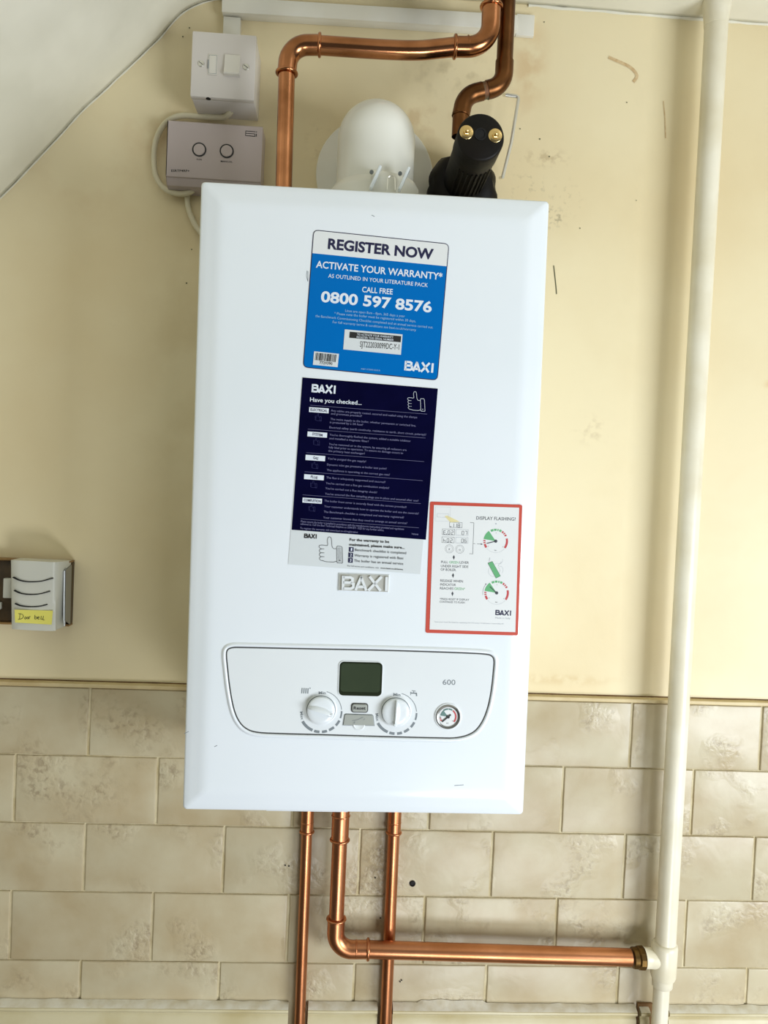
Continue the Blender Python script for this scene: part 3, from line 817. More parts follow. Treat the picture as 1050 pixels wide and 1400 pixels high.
def dial(cx_, cy_, na):
    c = F(K, cx_, cy_)
    R_ = .0128
    for a0, a1, mi in ((118, 104, 1), (101, 88, 1), (84, 78, 1), (74, 62, 1), (58, 50, 2), (46, 40, 2), (36, 28, 2), (15, -35, 2), (176, 182, 2), (186, 192, 2), (196, 216, 2)):
        stroke(mb, arc(c, R_, a0, a1, 8), .0024, L3, mi)
    fillp(mb, [c] + arc(c, R_ + .0012, 126, 172, 8), L3, 1)
    stroke(mb, arc(c, R_ + .0002, 220, 322, 20), .00018, L3, 5)
    e = (c[0] + .0105 * math.cos(math.radians(na)), c[1] + .0105 * math.sin(math.radians(na)))
    stroke(mb, [c, e], .0009, L4, 0); disc(mb, c, .0018, L4, 0, 14)
    tx(mb, K, 'bar', cx_ - 12, cy_ + 86, cx_ + 8, cy_ + 87, 10, L3, 0, .01)
    tx(mb, K, '2', cx_, cy_ - 70, cx_ + 6, cy_ - 70, 9, L3, 0); tx(mb, K, '0', cx_ - 70, cy_ + 50, cx_ - 64, cy_ + 50, 9, L3, 0); tx(mb, K, '4', cx_ + 60, cy_ + 56, cx_ + 66, cy_ + 56, 9, L3, 0)
dial(706, 458, 196); dial(714, 922, 139)
c = F(K, 714, 922); stroke(mb, arc(c, .0158, 140, 190, 10), .0003, L3, 0); fillp(mb, quadp(K, [(612, 838), (624, 840), (615, 852)]), L3, 0)
fillp(mb, quadp(K, [(636, 655), (676, 640), (748, 770), (708, 790)]), L4, 1)
for pl in ([(636, 655), (676, 640), (748, 770), (708, 790), (636, 655)], [(652, 604), (648, 640)]): stroke(mb, [F(K, *p_) for p_ in pl], .00022, L4 - .0001, 0)
for pl in ([(768, 620), (764, 645), (740, 660), (730, 680), (762, 688), (772, 715), (765, 745)], [(645, 700), (640, 735), (660, 768), (690, 776)], [(725, 690), (745, 715), (735, 745)], [(700, 665), (715, 655), (735, 662)], [(750, 640), (754, 655), (738, 662)]):
    stroke(mb, smoothp([F(K, *p_) for p_ in pl], 4), .00022, L3, 5)
logo(mb, F(K, 702, 1120), F(K, 842, 1126), .0058, L3, 3)
tx(mb, K, 'Made in Italy', 702, 1152, 836, 1157, 15, L3, 5)
tx(mb, K, 'Save your heat! Re-label by repeating the OS every 12 full years responsibly #1', 158, 1186, 775, 1204, 11, L3, 5)
lab(mb.build('lettering', [mat('charcoal_ink', (62, 66, 72), .5), INKG, INKR, INKN, INKY, INKF], s3, smooth=False), 'DISPLAY FLASHING? instructions with two dials')

# ---- raised name badge
mb = MB(); q = quadp(H_, [(368, 320), (706, 322), (704, 442), (362, 438)])
q = [F(H_, 366, 316), F(H_, 712, 328), F(H_, 706, 450), F(H_, 360, 438)][::-1]
plate(mb, q, FY - .0001, FY - .0012, .0005)
bd = lab(mb.build('badge', WHITE, boiler), 'raised silver-white name badge')
mb = MB()
for k in range(4): stroke(mb, [inset(q, .0011)[k], inset(q, .0011)[(k + 1) % 4]], .0007, FY - .0016, 0, depth=.0006)
mb.build('badge_edge', BADGE, bd, smooth=False)
mb = MB(); fillp(mb, inset(q, .0012), FY - .00125); mb.build('badge_field', BADGE, bd, smooth=False)
mb = MB(); logo(mb, F(H_, 384, 430), F(H_, 700, 438), .0158, FY - .0030, 0, depth=.0018, k=.8); mb.build('badge_lettering', PANELW, bd, smooth=False)

# ---- control panel
oc = [(50, 95), (54, 74), (72, 65), (110, 64), (250, 67), (400, 70), (600, 74), (800, 80), (930, 85), (985, 89), (1004, 96), (1012, 112), (1010, 150), (1003, 215), (990, 280), (968, 335), (935, 372), (880, 390), (800, 391),
      (600, 386), (400, 380), (250, 376), (160, 371), (118, 355), (92, 325), (75, 280), (62, 210), (54, 140)]
pts = smoothp([F('d', *p_) for p_ in oc], 4, closed=True)
if sum(pts[i][0] * pts[(i + 1) % len(pts)][1] - pts[(i + 1) % len(pts)][0] * pts[i][1] for i in range(len(pts))) < 0: pts = pts[::-1]
mb = MB(); loft(mb, [[(x, FY - .00005, z) for x, z in inset(pts, -.0006)], [(x, FY - .0004, z) for x, z in inset(pts, -.0004)]], 0);  # dark plate behind the gap; the gap's shade is put into its colour
panel_gap = lab(mb.build('panel_seam_shade', GAP, boiler), 'seam around the control panel with its shade painted dark')
# rolled rim around it
n = len(pts)
secs = [(-.0002, 0), (-.0004, .0012), (-.0012, .0020), (-.0024, .0022), (-.0036, .0014), (-.0048, .0003), (-.0052, -.0001)]
rings = [[(x, FY - h_, z) for x, z in inset(pts, d_)] for d_, h_ in secs]
mb = MB(); loft(mb, rings, cap0=False, cap1=False)
mb.build('panel_rim', WHITE, boiler, angle=60)
PY = FY - .0010
mb = MB(); pin = inset(pts, .0012); loft(mb, [[(x, FY - .0003, z) for x, z in pin], [(x, PY + .0004, z) for x, z in pin], [(x, PY, z) for x, z in inset(pts, .0016)]])
panel = mb.build('control_panel', PANELW, boiler, angle=40)
PL = PY - .00015
# display
mb = MB(); a, b = F('e', 553, 36), F('e', 1061, 455)
lx0, lx1, lz0, lz1 = bf(463.5, 928)[0], bf(522.3, 928)[0], bf(493, 951)[1], bf(493, 904.5)[1]
ro = rrect(lx0 - .0008, lx1 + .0008, lz0 - .0008, lz1 + .0008, .0058); ri = rrect(lx0, lx1, lz0, lz1, .0052)
disp = empty('display', (0, 0, 0)); disp.parent = boiler
loft(mb, [[(x, PY + .0003, z) for x, z in ro], [(x, PY - .0008, z) for x, z in ro], [(x, PY - .0009, z) for x, z in inset(ro, .0008)], [(x, PY - .0004, z) for x, z in inset(ro, .0010)]], 0)
mb.build('frame', PANELW, disp)
mb = MB(); rr1 = inset(ro, .0010); loft(mb, [[(x, PY - .0005, z) for x, z in rr1], [(x, PY - .0006, z) for x, z in rr1]]); mb.build('bezel', LCDB, disp)
mb = MB(); g2 = rrect(lx0 + .002, lx1 - .002, lz0 + .0045, lz1 - .002, .0035); loft(mb, [[(x, PY - .0006, z) for x, z in g2], [(x, PY - .0008, z) for x, z in g2]]); mb.build('screen', LCD, disp)

# dials
def knob(cpx, ang, group_lbl, mark_px):
    c = bf(*cpx, PY - .006)
    cx_, cz_ = c
    k = lab(empty('knob', (cx_, PY, cz_)), group_lbl); k.parent = boiler
    mb = MB(); r = .0167
    lathe_y(mb, 0, 0, [(r + .0009, .0004), (r + .0009, -.0006), (r + .0003, -.0010)], 48); mb.build('knob_collar', PANELW, k)
    mb = MB(); lathe_y(mb, 0, 0, [(r - .0012, -.0002), (r - .0012, -.0045), (r - .0016, -.0060), (r - .0032, -.0070), (r * .6, -.0074), (r * .25, -.0076)], 48); mb.build('knob_body', KNOB, k)
    mb = MB(); lathe_y(mb, 0, 0, [(r - .0004, -.0003), (r - .0004, -.0012), (r - .0014, -.0014)], 48, cap1=False); mb.build('knob_seam', GREYP, k)
    # grip: blade with one steep and one gentle side
    mb = MB(); Lh = r - .0022; rows = []
    for s in range(17):
        t_ = -1 + 2 * s / 16; wdt = .0052 * (1 - t_ * t_) ** .75 + .0003; hgt = .0050 * (1 - abs(t_) ** 3) ** .5 + .0002
        rows.append([(t_ * Lh, -.0066, wdt), (t_ * Lh, -.0073 - hgt * .45, wdt * .62), (t_ * Lh, -.0073 - hgt, .0004), (t_ * Lh, -.0073 - hgt, -.0006), (t_ * Lh, -.0070, -.0016), (t_ * Lh, -.0066, -.0017)])
    mx = Matrix.Rotation(-math.radians(ang), 4, 'Y')
    loft(mb, rows, mx=mx); mb.build('knob_grip', KNOB, k, angle=55)
    mb = MB(); q_ = Vector((math.cos(math.radians(ang)), math.sin(math.radians(ang)))) * (Lh * .86)
    lathe_y(mb, q_.x, q_.y, [(.0019, -.0070), (.0019, -.0106), (.0013, -.0112)], 14); lab(mb.build('knob_pointer', WHITE, k), 'white pointer dot')
    c2 = bf(*cpx)
    mp = MB()
    stroke(mp, arc(c2, .0232, 76, 6, 20), .0007, PL, 0)
    for a0, a1, wdt in ((2, -18, .0019), (-25, -42, .0026), (-49, -65, .0028), (-71, -85, .0029), (-92, -107, .0030), (-112, -150, .0032)):
        stroke(mp, arc(c2, .0232, a0, a1, 6), wdt, PL, 0)
    ob = mp.build('scale', GREYP, k, smooth=False); ob.location = (-cx_, -PY, -cz_)
    return k
knob((438.8, 972.3), -17, 'left heating dial, turned to the lower right', None)
knob((541.4, 974.8), -92, 'right hot water dial, turned straight down', None)
mb = MB()
tx(mb, 'e', 'Min', 313, 426, 397, 426, 34, PL, 0, .012)
tx(mb, 'f', 'Min', 264, 357, 331, 360, 28, PL, 0, .012)
tx(mb, 'e', 'Max', 88, 638, 104, 735, 34, PL, 0, .012)
tx(mb, 'f', 'Max', 92, 527, 102, 600, 28, PL, 0, .012)
tx(mb, 'f', '600', 735, 250, 856, 253, 50, PL, 0, .004, 4)
for k in range(4):
    x = 113 + k * 24; stroke(mb, [F('e', x + 2, 352 + k), F('e', x - 3, 416 + k)], .0012, PL, 0)
stroke(mb, [F('e', 204, 355), F('e', 215, 356)], .0014, PL, 0)
for pl, wd_ in (([(440, 308), (478, 312)], .0007), ([(460, 310), (459, 328)], .0007), ([(428, 330), (488, 333)], .0013), ([(430, 318), (430, 350)], .0006), ([(484, 330), (486, 360)], .0014)):
    stroke(mb, [F('f', *p_) for p_ in pl], wd_, PL, 0)
lab(mb.build('panel_lettering', GREYP, panel, smooth=False), '600, Min, Max and the radiator and tap symbols')
# reset button and link cover
rb = empty('reset_button', (0, 0, 0)); rb.parent = boiler
a, b = F('e', 702, 530), F('e', 902, 648)
mb = MB(); plate(mb, rrect(a[0], b[0], b[1], a[1], .0032), PY + .0002, PY - .0009, .0003); mb.build('button_surround', GAP, rb)
mb = MB(); plate(mb, rrect(a[0] + .0012, b[0] - .0012, b[1] + .001, a[1] - .001, .0022), PY, PY - .0020, .0006); lab(mb.build('button_cap', GREYB, rb), 'grey rubber Reset button')
mb = MB(); tx(mb, 'e', 'Reset', 730, 604, 872, 606, 38, PY - .0022, 0, .02); mb.build('button_lettering', INKK, rb, smooth=False)
lc = empty('link_cover', (0, 0, 0)); lc.parent = boiler
poly = [F('e', *p_) for p_ in ((625, 672), (640, 664), (950, 675), (962, 688), (974, 798), (606, 792))][::-1]
mb = MB(); plate(mb, inset(poly, -.0006), PY + .0002, PY - .0004); mb.build('cover_edge', GREYP, lc)
mb = MB(); plate(mb, poly, PY, PY - .0013, .0004); lab(mb.build('cover_plate', GREYB, lc), 'grey rubber flap under the reset button')
mb = MB(); stroke(mb, [F('e', *p_) for p_ in ((712, 738), (745, 735), (790, 722), (845, 694))], .0005, PY - .0015); stroke(mb, smoothp([F('e', *p_) for p_ in ((845, 730), (860, 722), (858, 712))], 3), .0004, PY - .0015); stroke(mb, [F('e', 722, 770), F('e', 745, 752), F('e', 740, 772)], .0004, PY - .0015)
mb.build('cover_symbol', GREYP, lc, smooth=False)
c = F('e', 795, 786); mb = MB(); lathe_y(mb, 0, 0, [(.0068, 0), (.0068, -.0009), (.0058, -.0013), (.005, -.0009)], 28); tb = mb.build('finger_tab', PANELW, lc); tb.location = (c[0], PY, c[1])
# pressure gauge
gc = bf(612.3, 979.2)
ga = empty('pressure_gauge', (gc[0], PY, gc[1])); ga.parent = boiler; lab(ga, 'small round pressure gauge with a chrome rim')
mb = MB(); lathe_y(mb, 0, 0, [(.0156, .0002), (.0152, -.0010), (.0140, -.0014), (.0134, -.0008)], 40, cap1=False); mb.build('gauge_surround', PANELW, ga)
mb = MB(); lathe_y(mb, 0, 0, [(.0140, .0002), (.0138, -.0018), (.0128, -.0026), (.0114, -.0020), (.0110, -.0012)], 40, cap1=False); mb.build('gauge_rim', CHROME, ga)
mb = MB(); lathe_y(mb, 0, 0, [(.0112, .0), (.0112, -.0010)], 36); mb.build('gauge_face', PWHITE, ga, angle=30)
mb = MB(); y_ = -.0013
for a0, a1, mi in ((128, 92, 0), (88, 60, 0), (54, -40, 1), (180, 186, 0), (190, 197, 1), (202, 212, 1)): stroke(mb, arc((0, 0), .0088, a0, a1, 10), .0017, y_, mi)
fillp(mb, [(0, 0)] + arc((0, 0), .0090, 128, 172, 8), y_, 0)
text(mb, 'bar', (-.0016, -.0078), (.0012, -.0078), .0011, y_, 2); text(mb, '4', (.0048, -.0052), (.0058, -.0052), .0013, y_, 2); text(mb, '0', (-.0066, -.0060), (-.0058, -.0060), .0013, y_, 2)
mb.build('gauge_scale', [mat('teal_ink', (96, 128, 122), .5), INKR, INKK], ga, smooth=False)
mb = MB(); stroke(mb, [(.0030, .0026), (0, 0), (-.0068, -.0058)], .0014, -.0019, depth=.0004); disc(mb, (0, 0), .0018, -.0020, n=14); lab(mb.build('gauge_needle', INKK, ga, smooth=False), 'dark needle pointing lower left')

# =====================================================================================================================
# FLUE ELBOW
# =====================================================================================================================
fe = empty('flue_elbow', (.1925, -.115, .707), 'white plastic flue elbow rising from the top of the boiler and bending into the wall', 'flue')
RF = .0488; ZC = .8145; YF = -.115
RF = .0494; zs = ZC - .707
mb = MB(); NS = 48
rows = [[(RF * math.cos(2 * PI * k / NS), RF * math.sin(2 * PI * k / NS), z_) for k in range(NS)] for z_ in (0, zs * .5, zs)]
# the front of the dome is a quarter sphere, behind it the pipe runs back into the wall
for i_ in range(1, 15):
    t_ = PI / 2 * i_ / 14
    row = []
    for k in range(NS):
        a_ = 2 * PI * k / NS; x_, y_ = RF * math.cos(a_), RF * math.sin(a_)
        if y_ <= 0: row.append((x_, y_ * math.cos(t_), zs - y_ * 0 + 0))
        else: row.append((x_, y_, zs))
    rows.append(row)
rows = rows[:3]
loft(mb, rows, cap0=False, cap1=False)
sp_ = []
for i_ in range(0, 25):
    t_ = PI * i_ / 24                                   # across, left to right
    sp_.append([(-RF * math.cos(t_), -RF * math.sin(t_) * math.cos(u_), zs + RF * math.sin(t_) * math.sin(u_)) for u_ in [PI / 2 * q_ / 12 for q_ in range(13)]] + [(-RF * math.cos(t_), .100, zs + RF * math.sin(t_))])
loft(mb, sp_, cap0=False, cap1=False, closed=False)
lw = [[(-RF * math.cos(PI * i_ / 24), y_, zs - RF * math.sin(PI * i_ / 24)) for y_ in (0., .1)] for i_ in range(25)]
loft(mb, lw, cap0=False, cap1=False, closed=False)
mb.build('elbow', PVC, fe, angle=75)
mb = MB(); cc_ = (.5 * (at(432, 240, -.006).x + at(592, 240, -.006).x), at(512, 240, -.006).z)
lathe_y(mb, cc_[0] - .1925, cc_[1] - .707, [(.083, .1155), (.0835, .109), (.082, .107), (.054, .1035), (.050, .1035)], 56, cap1=False)
lab(mb.build('wall_collar', PVC, fe), 'round white collar plate against the wall')
ZT = at(500, 238, -.165).z - .707
mb = MB()
loft(mb, [[(r_ * math.cos(2 * PI * k / 48), r_ * math.sin(2 * PI * k / 48), z_) for k in range(48)] for r_, z_ in ((.060, 0), (.060, ZT - .012), (.058, ZT - .008), (.0515, ZT), (.0492, ZT))], cap0=True, cap1=False)
mb.build('base_ring', PVC, fe, angle=40)
cl = empty('seal_clamp', (0, 0, 0)); cl.parent = fe
pz = at(535, 240, -.185)
mb = MB()
cu_ = []
rows = []
for k in range(11):
    a_ = math.radians(-96 + 66 * k / 10); r_ = .0520
    rows.append([(rr * math.cos(a_), rr * math.sin(a_), zz_) for rr, zz_ in ((.058, .010), (.0625, .010), (.0625, ZT - .008), (.056, ZT + .003), (.050, ZT + .003))])
loft(mb, rows); mb.build('clamp_band', PVC, cl, angle=40)
for k, (px_, py_) in enumerate(((515, 240), (554, 242))):
    p = at(px_, py_, -.185) - Vector((.1925, -.115, .707))
    mb = MB(); mx = Matrix.Translation((p.x, p.y, p.z)) @ Matrix.Rotation(math.radians(22), 4, 'Y')
    box(mb, -.0018, .0018, -.006, .006, -.018, .011, bev=.0012, mx=mx); lab(mb.build('clip_tab', WHITE, cl), 'upright white clip tab')
    mb = MB(); lathe_y(mb, p.x - .0062, p.z + .0048, [(.0024, p.y + .004), (.0024, p.y + .0018), (.0012, p.y + .0014)], 12); lab(mb.build('clip_screw', GREYP, cl), 'small grey screw')
mb = MB(); p = at(535, 246, -.188) - Vector((.1925, -.115, .707)); hk = []
for t_ in range(9):
    a_ = math.radians(180 - 20 * t_); hk.append((p.x + .0045 * math.cos(a_), p.y, p.z + .005 * math.sin(a_)))
sweep(mb, [(hk[0][0], p.y, p.z - .012)] + hk + [(hk[-1][0] + .001, p.y, p.z - .012)], .0006, 6); lab(mb.build('wire_loop', STEEL, cl), 'thin grey loop')

# =====================================================================================================================
# PIPES
# =====================================================================================================================
def pipe_thing(name, loc, label, cat='pipe', group=None):
    return empty(name, loc, label, cat, group)
def rel(root, pts): return [Vector(p) - root.location for p in pts]
def tube(root, pts, r, name='tube', M=None, seg=24, smoothn=0):
    mb = MB(); sweep(mb, rel(root, pts), r, seg); return mb.build(name, M or COPPER, root, angle=50)
def ringp(root, c, ax, R_, r=.0017, M=None, name='solder_ring'):
    mb = MB(); torus(mb, Vector(c) - root.location, ax, R_, r); return mb.build(name, M or COPPER, root, angle=80)

# upper left pipe
Y1 = -.130; r1 = .0104
root = pipe_thing('copper_pipe', (.0785, Y1, .707), 'copper pipe rising from the boiler top and turning right above the flue')
A0, A1 = Vector((.0785, Y1, .707)), Vector((.0765, Y1, .9215))
E0 = Vector((.0765, Y1, .9275)); q = [at(440, 62, Y1), at(520, 67.5, Y1), at(570, 69, Y1), at(600, 66.5, Y1), at(628, 63.5, Y1)]
cor1 = Vector((.0765, Y1, at(410, 62, Y1).z + .0)); cor2 = at(672, 60, Y1)
ein = at(392, 100, Y1)
tube(root, [A0, ein], r1)
b_ = arcpath(A0, cor1, q[0], .026, 12)
tube(root, [ein + Vector((0, 0, -.001))] + b_ + [at(437, 61.5, Y1)], r1 + .0016, 'elbow')
ringp(root, ein, (0, 0, 1), r1 + .0018, .0021); ringp(root, at(437, 61.5, Y1), (1, 0, 0), r1 + .0020, .0021)
tube(root, smoothp([tuple(v) for v in [at(437, 61.5, Y1)] + q], 4), r1 + .0009)
top = at(673, -2, Y1); cor2 = Vector((at(671, 30, Y1).x, Y1, at(650, 63, Y1).z)); e2s = at(622, 64, Y1); ringz = at(670, 9, Y1)
b_ = arcpath(e2s, cor2, (cor2.x + .001, Y1, 1.06), .030, 12)
tube(root, [e2s] + b_ + [Vector((cor2.x, Y1, ringz.z))], r1 + .0018, 'elbow', COPPER)
ringp(root, e2s, (1, 0, .02), r1 + .0022, .0022); ringp(root, at(640, 63, Y1), (1, 0, .1), r1 + .0012, .0010)
ringp(root, (cor2.x, Y1, ringz.z), (0, 0, 1), r1 + .0022, .0024)
tube(root, [(cor2.x, Y1, ringz.z), (cor2.x, Y1, CZ - .001)], r1)

# second upper pipe, down to the black fitting
Y2 = -.112; r2 = .0106
xx = at(692.5, 20, Y2).x
root = pipe_thing('copper_pipe', (xx, Y2, .84), 'tarnished copper pipe from the ceiling, stepping left down to the black fitting')
pA = Vector((xx, Y2, CZ - .001)); pB = at(695, 118, Y2); pB.x = xx + .0005; pC = at(634, 131, Y2); pD = at(629, 178, Y2)
f1 = arcpath(pA, pB, pC, .024, 10); f2 = arcpath(pB, pC, pD, .024, 10)
tube(root, [pA, f1[0] + Vector((0, 0, .012))], r2, 'tube', COPPERD)
tube(root, [f1[0] + Vector((0, 0, .014))] + f1 + [f1[-1].lerp(f2[0], .25)], r2 + .0012, 'bend', COPPERD)
tube(root, [f1[-1].lerp(f2[0], .2)] + [f1[-1].lerp(f2[0], .6)], r2 + .0002, 'stained_joint', FLUX)
pE = Vector((pD.x, Y2, .8295))
tube(root, [f1[-1].lerp(f2[0], .55)] + f2 + [at(630, 158, Y2)], r2 + .0010, 'bend', COPPERD)
ringp(root, at(630, 158, Y2), (0, 0, 1), r2 + .0004, .0009, COPPERD)
tube(root, [at(630, 157, Y2), pE], r2, 'tube', COPPERD)

# black fitting sticking out of the wall
fc = at(657.5, 187, -.195)
bfit = empty('black_fitting', (fc.x, -.012, fc.z), 'black plastic cylinder with two brass bolts standing out from the wall behind the boiler', 'fitting')
RB = .0283
def bring(r_, y_, dx=0, dz=0, n=48, wob=0.):
    return [(dx + (r_ + wob * mnoise.noise(Vector((math.cos(2 * PI * k / n) * 3, y_ * 40, math.sin(2 * PI * k / n) * 3)))) * math.cos(2 * PI * k / n), y_, dz + (r_ + wob * mnoise.noise(Vector((math.cos(2 * PI * k / n) * 3, y_ * 40, 5 + math.sin(2 * PI * k / n) * 3)))) * math.sin(2 * PI * k / n)) for k in range(n)]
D = .183
mb = MB(); loft(mb, [bring(RB * .97, -.03), bring(RB * .97, -D + .045), bring(RB, -D + .040), bring(RB, -D + .003), bring(RB - .001, -D + .001), bring(RB - .003, -D)])
mb.build('body', BLACK, bfit, angle=40)
mb = MB(); loft(mb, [bring(.046, 0, .0015, -.006, wob=.006), bring(.0475, -.018, .0015, -.006, wob=.006), bring(.0465, -.040, .001, -.005, wob=.006), bring(.040, -.053, .0005, -.003, wob=.003), bring(.029, -.057, 0, 0)])
lab(mb.build('rubber_boot', BLACK, bfit, angle=40), 'wider rumpled black boot against the wall')
for a_ in (-130, -118, -106, -94, -82, -70, -58, -46):
    mb = MB(); t_ = math.radians(a_); mb2 = (RB + .0004)
    sweep(mb, [(mb2 * math.cos(t_), -D + .042, mb2 * math.sin(t_)), (mb2 * math.cos(t_), -D + .115, mb2 * math.sin(t_))], .0011, 6); mb.build('grip_rib', BLACK, bfit)
mb = MB(); p = at(657, 183, -.196) - bfit.location; lathe_y(mb, p.x, p.z, [(.0074, -D - .0001), (.0072, -D - .0012), (.0058, -D - .0012), (.0056, -D - .0002)], 24); lab(mb.build('socket', BLACKH, bfit), 'round dark socket between the bolts')
for px_, py_ in ((638, 180), (677.5, 184.5)):
    p = at(px_, py_, -.197) - bfit.location
    k = lab(empty('brass_bolt', (p.x, -D, p.z)), 'brass bolt on its washer'); k.parent = bfit
    mb = MB(); lathe_y(mb, 0, 0, [(.0082, .0002), (.0082, -.0008), (.0076, -.0012), (.0030, -.0012)], 24); mb.build('washer', BRASS, k)
    mb = MB(); loft(mb, [[(r_ * math.cos(PI / 3 * i), y_, r_ * math.sin(PI / 3 * i)) for i in range(6)] for r_, y_ in ((.0040, -.0011), (.0040, -.0038), (.0034, -.0042))]); mb.build('nut', BRASS, k, angle=20)
    mb = MB(); lathe_y(mb, 0, 0, [(.0018, -.004), (.0018, -.0072), (.0010, -.0078)], 12); mb.build('bolt_end', BRASS, k)

# bent steel rod beside it
mb = MB(); Yr = -.045
pr = [at(689, 129.5, Yr + .02), at(693, 130, Yr), at(709, 132, Yr), at(708, 146, Yr), at(699, 195, Yr), at(687, 243, Yr), at(684, 243, Yr + .03)]
root = pr[0].copy()
pts_ = [pr[0]] + [pr[1]] + arcpath(pr[1], pr[2], pr[3], .004, 5) + [pr[4]] + [pr[5], pr[6]]
sweep(mb, [v - root for v in pts_], .0024, 10); ob = mb.build('steel_rod', STEEL); ob.location = root
tag(ob, 'thin bent steel rod standing off the wall right of the black fitting', 'rod')

# pipes under the boiler
COPPER = mat('clean_copper', (206, 140, 98), .34, 1., rgb2=(170, 108, 66), scale=12, detail=5, sharp=(.4, .75), bump=.02, bscale=60, rvar=.08)
YL = -.0200
def down_pipe(px_top, px_bot, r, ring_py, label):
    xt, xb = at(px_top, 1115, YL).x, at(px_bot, 1395, YL).x
    rt = pipe_thing('copper_pipe', (xt, YL, -.60), label)
    zr = at(px_top, ring_py, YL).z
    tube(rt, [(xb, YL, -.60), (xt, YL, zr)], r)
    tube(rt, [(xt, YL, zr - .001), (xt, YL, -.010)], r + .0013, 'coupling')
    ringp(rt, (xt, YL, zr), (0, 0, 1), r + .0016, .0016); ringp(rt, (xt, YL, at(px_top, 1124, YL).z), (0, 0, 1), r + .0006, .0011)
    return rt
def fix_down(*a): return down_pipe(*a)
fix_down(420.5, 410.5, .0078, 1137, 'thin copper pipe on the left under the boiler, running down past the trim')
fix_down(539.5, 527.5, .0086, 1138, 'copper pipe on the right under the boiler, passing behind the horizontal pipe')

YM = -.0440; rm = .0108
xm = at(466, 1115, YM).x; xm2 = at(461.5, 1250, YM).x
zc_ = at(480, 1298, YM).z
root = pipe_thing('copper_pipe', (xm, YM, -.005), 'thick copper pipe under the boiler, bending right to the painted pipe')
zr1 = at(466, 1148, YM).z; zr2 = at(463, 1256, YM).z
zl, zrr = at(503, 1298, YM).z, at(862, 1309, YM).z
xr = at(862, 1309, YM).x
tube(root, [(xm, YM, -.010), (xm, YM, zr1)], rm + .0015, 'coupling')
tube(root, [(xm, YM, zr1 + .001), (xm, YM, zr2)], rm - .0002)
ringp(root, (xm, YM, zr1), (0, 0, 1), rm + .0018, .0018); ringp(root, (xm, YM, zr2), (0, 0, 1), rm + .0018, .0018); ringp(root, (xm, YM, at(466, 1113, YM).z - .002), (0, 0, 1), rm + .0014, .0012)
cor = Vector((xm, YM, zl)); xs = at(503, 1298, YM).x
b_ = arcpath((xm, YM, 0), cor, (xr, YM, zrr), .024, 12)
tube(root, [(xm, YM, zr2 + .001)] + b_ + [Vector((xs, YM, zl))], rm + .0015, 'elbow')
ringp(root, (xs, YM, zl), (1, 0, 0), rm + .0022, .0022); ringp(root, (at(487, 1297, YM).x, YM, zl), (1, 0, 0), rm + .0010, .0010)
tube(root, [(xs - .001, YM, zl), (xr, YM, zrr)], .0119)

# painted vertical pipe on the right with its tee
YP = -.0420
def px_x(py, px): return at(px, py, YP)
root = empty('painted_pipe', (.6635, YP, -.60), 'cream painted vertical pipe on the right, running from the ceiling past the trim', 'pipe')
PX = .6634
zt1, zt2 = at(903, 1290, YP).z, at(903, 1336, YP).z; zt3 = at(902, 1348, YP).z
tube(root, [(PX, YP, zt1), (PX, YP, .62), (PX + .0005, YP, CZ - .004)], [.0146, .0152, .0158], 'tube', PIPEW, 32)
mb = MB(); pts_ = []; rr_ = []
for z_, r_ in ((CZ - .035, .0160), (CZ - .022, .0172), (CZ - .012, .0185), (CZ - .004, .0195), (CZ + .002, .0190)): pts_.append(Vector((PX, YP, z_)) - root.location); rr_.append(r_)
sweep(mb, pts_, rr_, 28); lab(mb.build('ceiling_filler', PIPEW, root, angle=60), 'rough painted filler where the pipe meets the ceiling')
mb = MB(); sweep(mb, rel(root, [(PX - .001, YP, zt1 + .002), (PX - .001, YP, zt1), (PX - .001, YP, zt1 - .004), (PX - .001, YP, zt2 + .004), (PX - .001, YP, zt2)]), [.0150, .0176, .0184, .0180, .0166], 32)
zb_ = (zt1 + zt2) / 2; zn = at(872, 1309.5, YP).z
sweep(mb, rel(root, [(PX - .004, YP, zn - .001), (PX - .021, YP, zn), (PX - .029, YP, zn), (PX - .0315, YP, zn)]), [.0148, .0142, .0142, .0160], 28)
mb.build('tee', PIPEW, root, angle=50)
tube(root, [(PX - .0015, YP, zt2 + .002), (PX - .0015, YP, zt3 + .001), (PX - .0015, YP, zt3)], [.0150, .0145, .0135], 'socket', PIPEW, 28)
tube(root, [(PX - .0022, YP, zt3 + .002), (PX - .0035, YP, -.60)], .0114, 'lower_tube', PIPEW, 24)
for k in range(22):
    random.seed(k); z_ = random.uniform(-.33, CZ - .02) if k > 9 else random.uniform(-.32, -.27); a_ = random.uniform(200, 320)
    p = Vector((PX + .0152 * math.cos(math.radians(a_)), YP + .0152 * math.sin(math.radians(a_)), z_))
nut = lab(empty('brass_nut', Vector((xr + .004, YP, zn)) - root.location), 'old brass compression nut at the end of the copper pipe'); nut.parent = root
mb = MB(); n_ = 6
xa_, xb_ = 0, (PX - .0315) - (xr + .004)
for (x0_, x1_, r0_) in ((0, .0075, .0145), ):
    loft(mb, [[(x_, r_ * math.cos(2 * PI * k / 24), r_ * math.sin(2 * PI * k / 24)) for k in range(24)] for x_, r_ in ((-.001, .0126), (0, .0142), (.006, .0146), (.0075, .0138))])
mb.build('collar', OLDBRASS, nut, angle=30)
mb = MB(); loft(mb, [[(x_, r_ * math.cos(2 * PI * k / 12 + .2), r_ * math.sin(2 * PI * k / 12 + .2)) for k in range(12)] for x_, r_ in ((.0068, .0140), (.0085, .0162), (xb_ - .001, .0164), (xb_ + .0005, .0150))])
mb.build('hex_flats', BRASS if False else OLDBRASS, nut, angle=15)

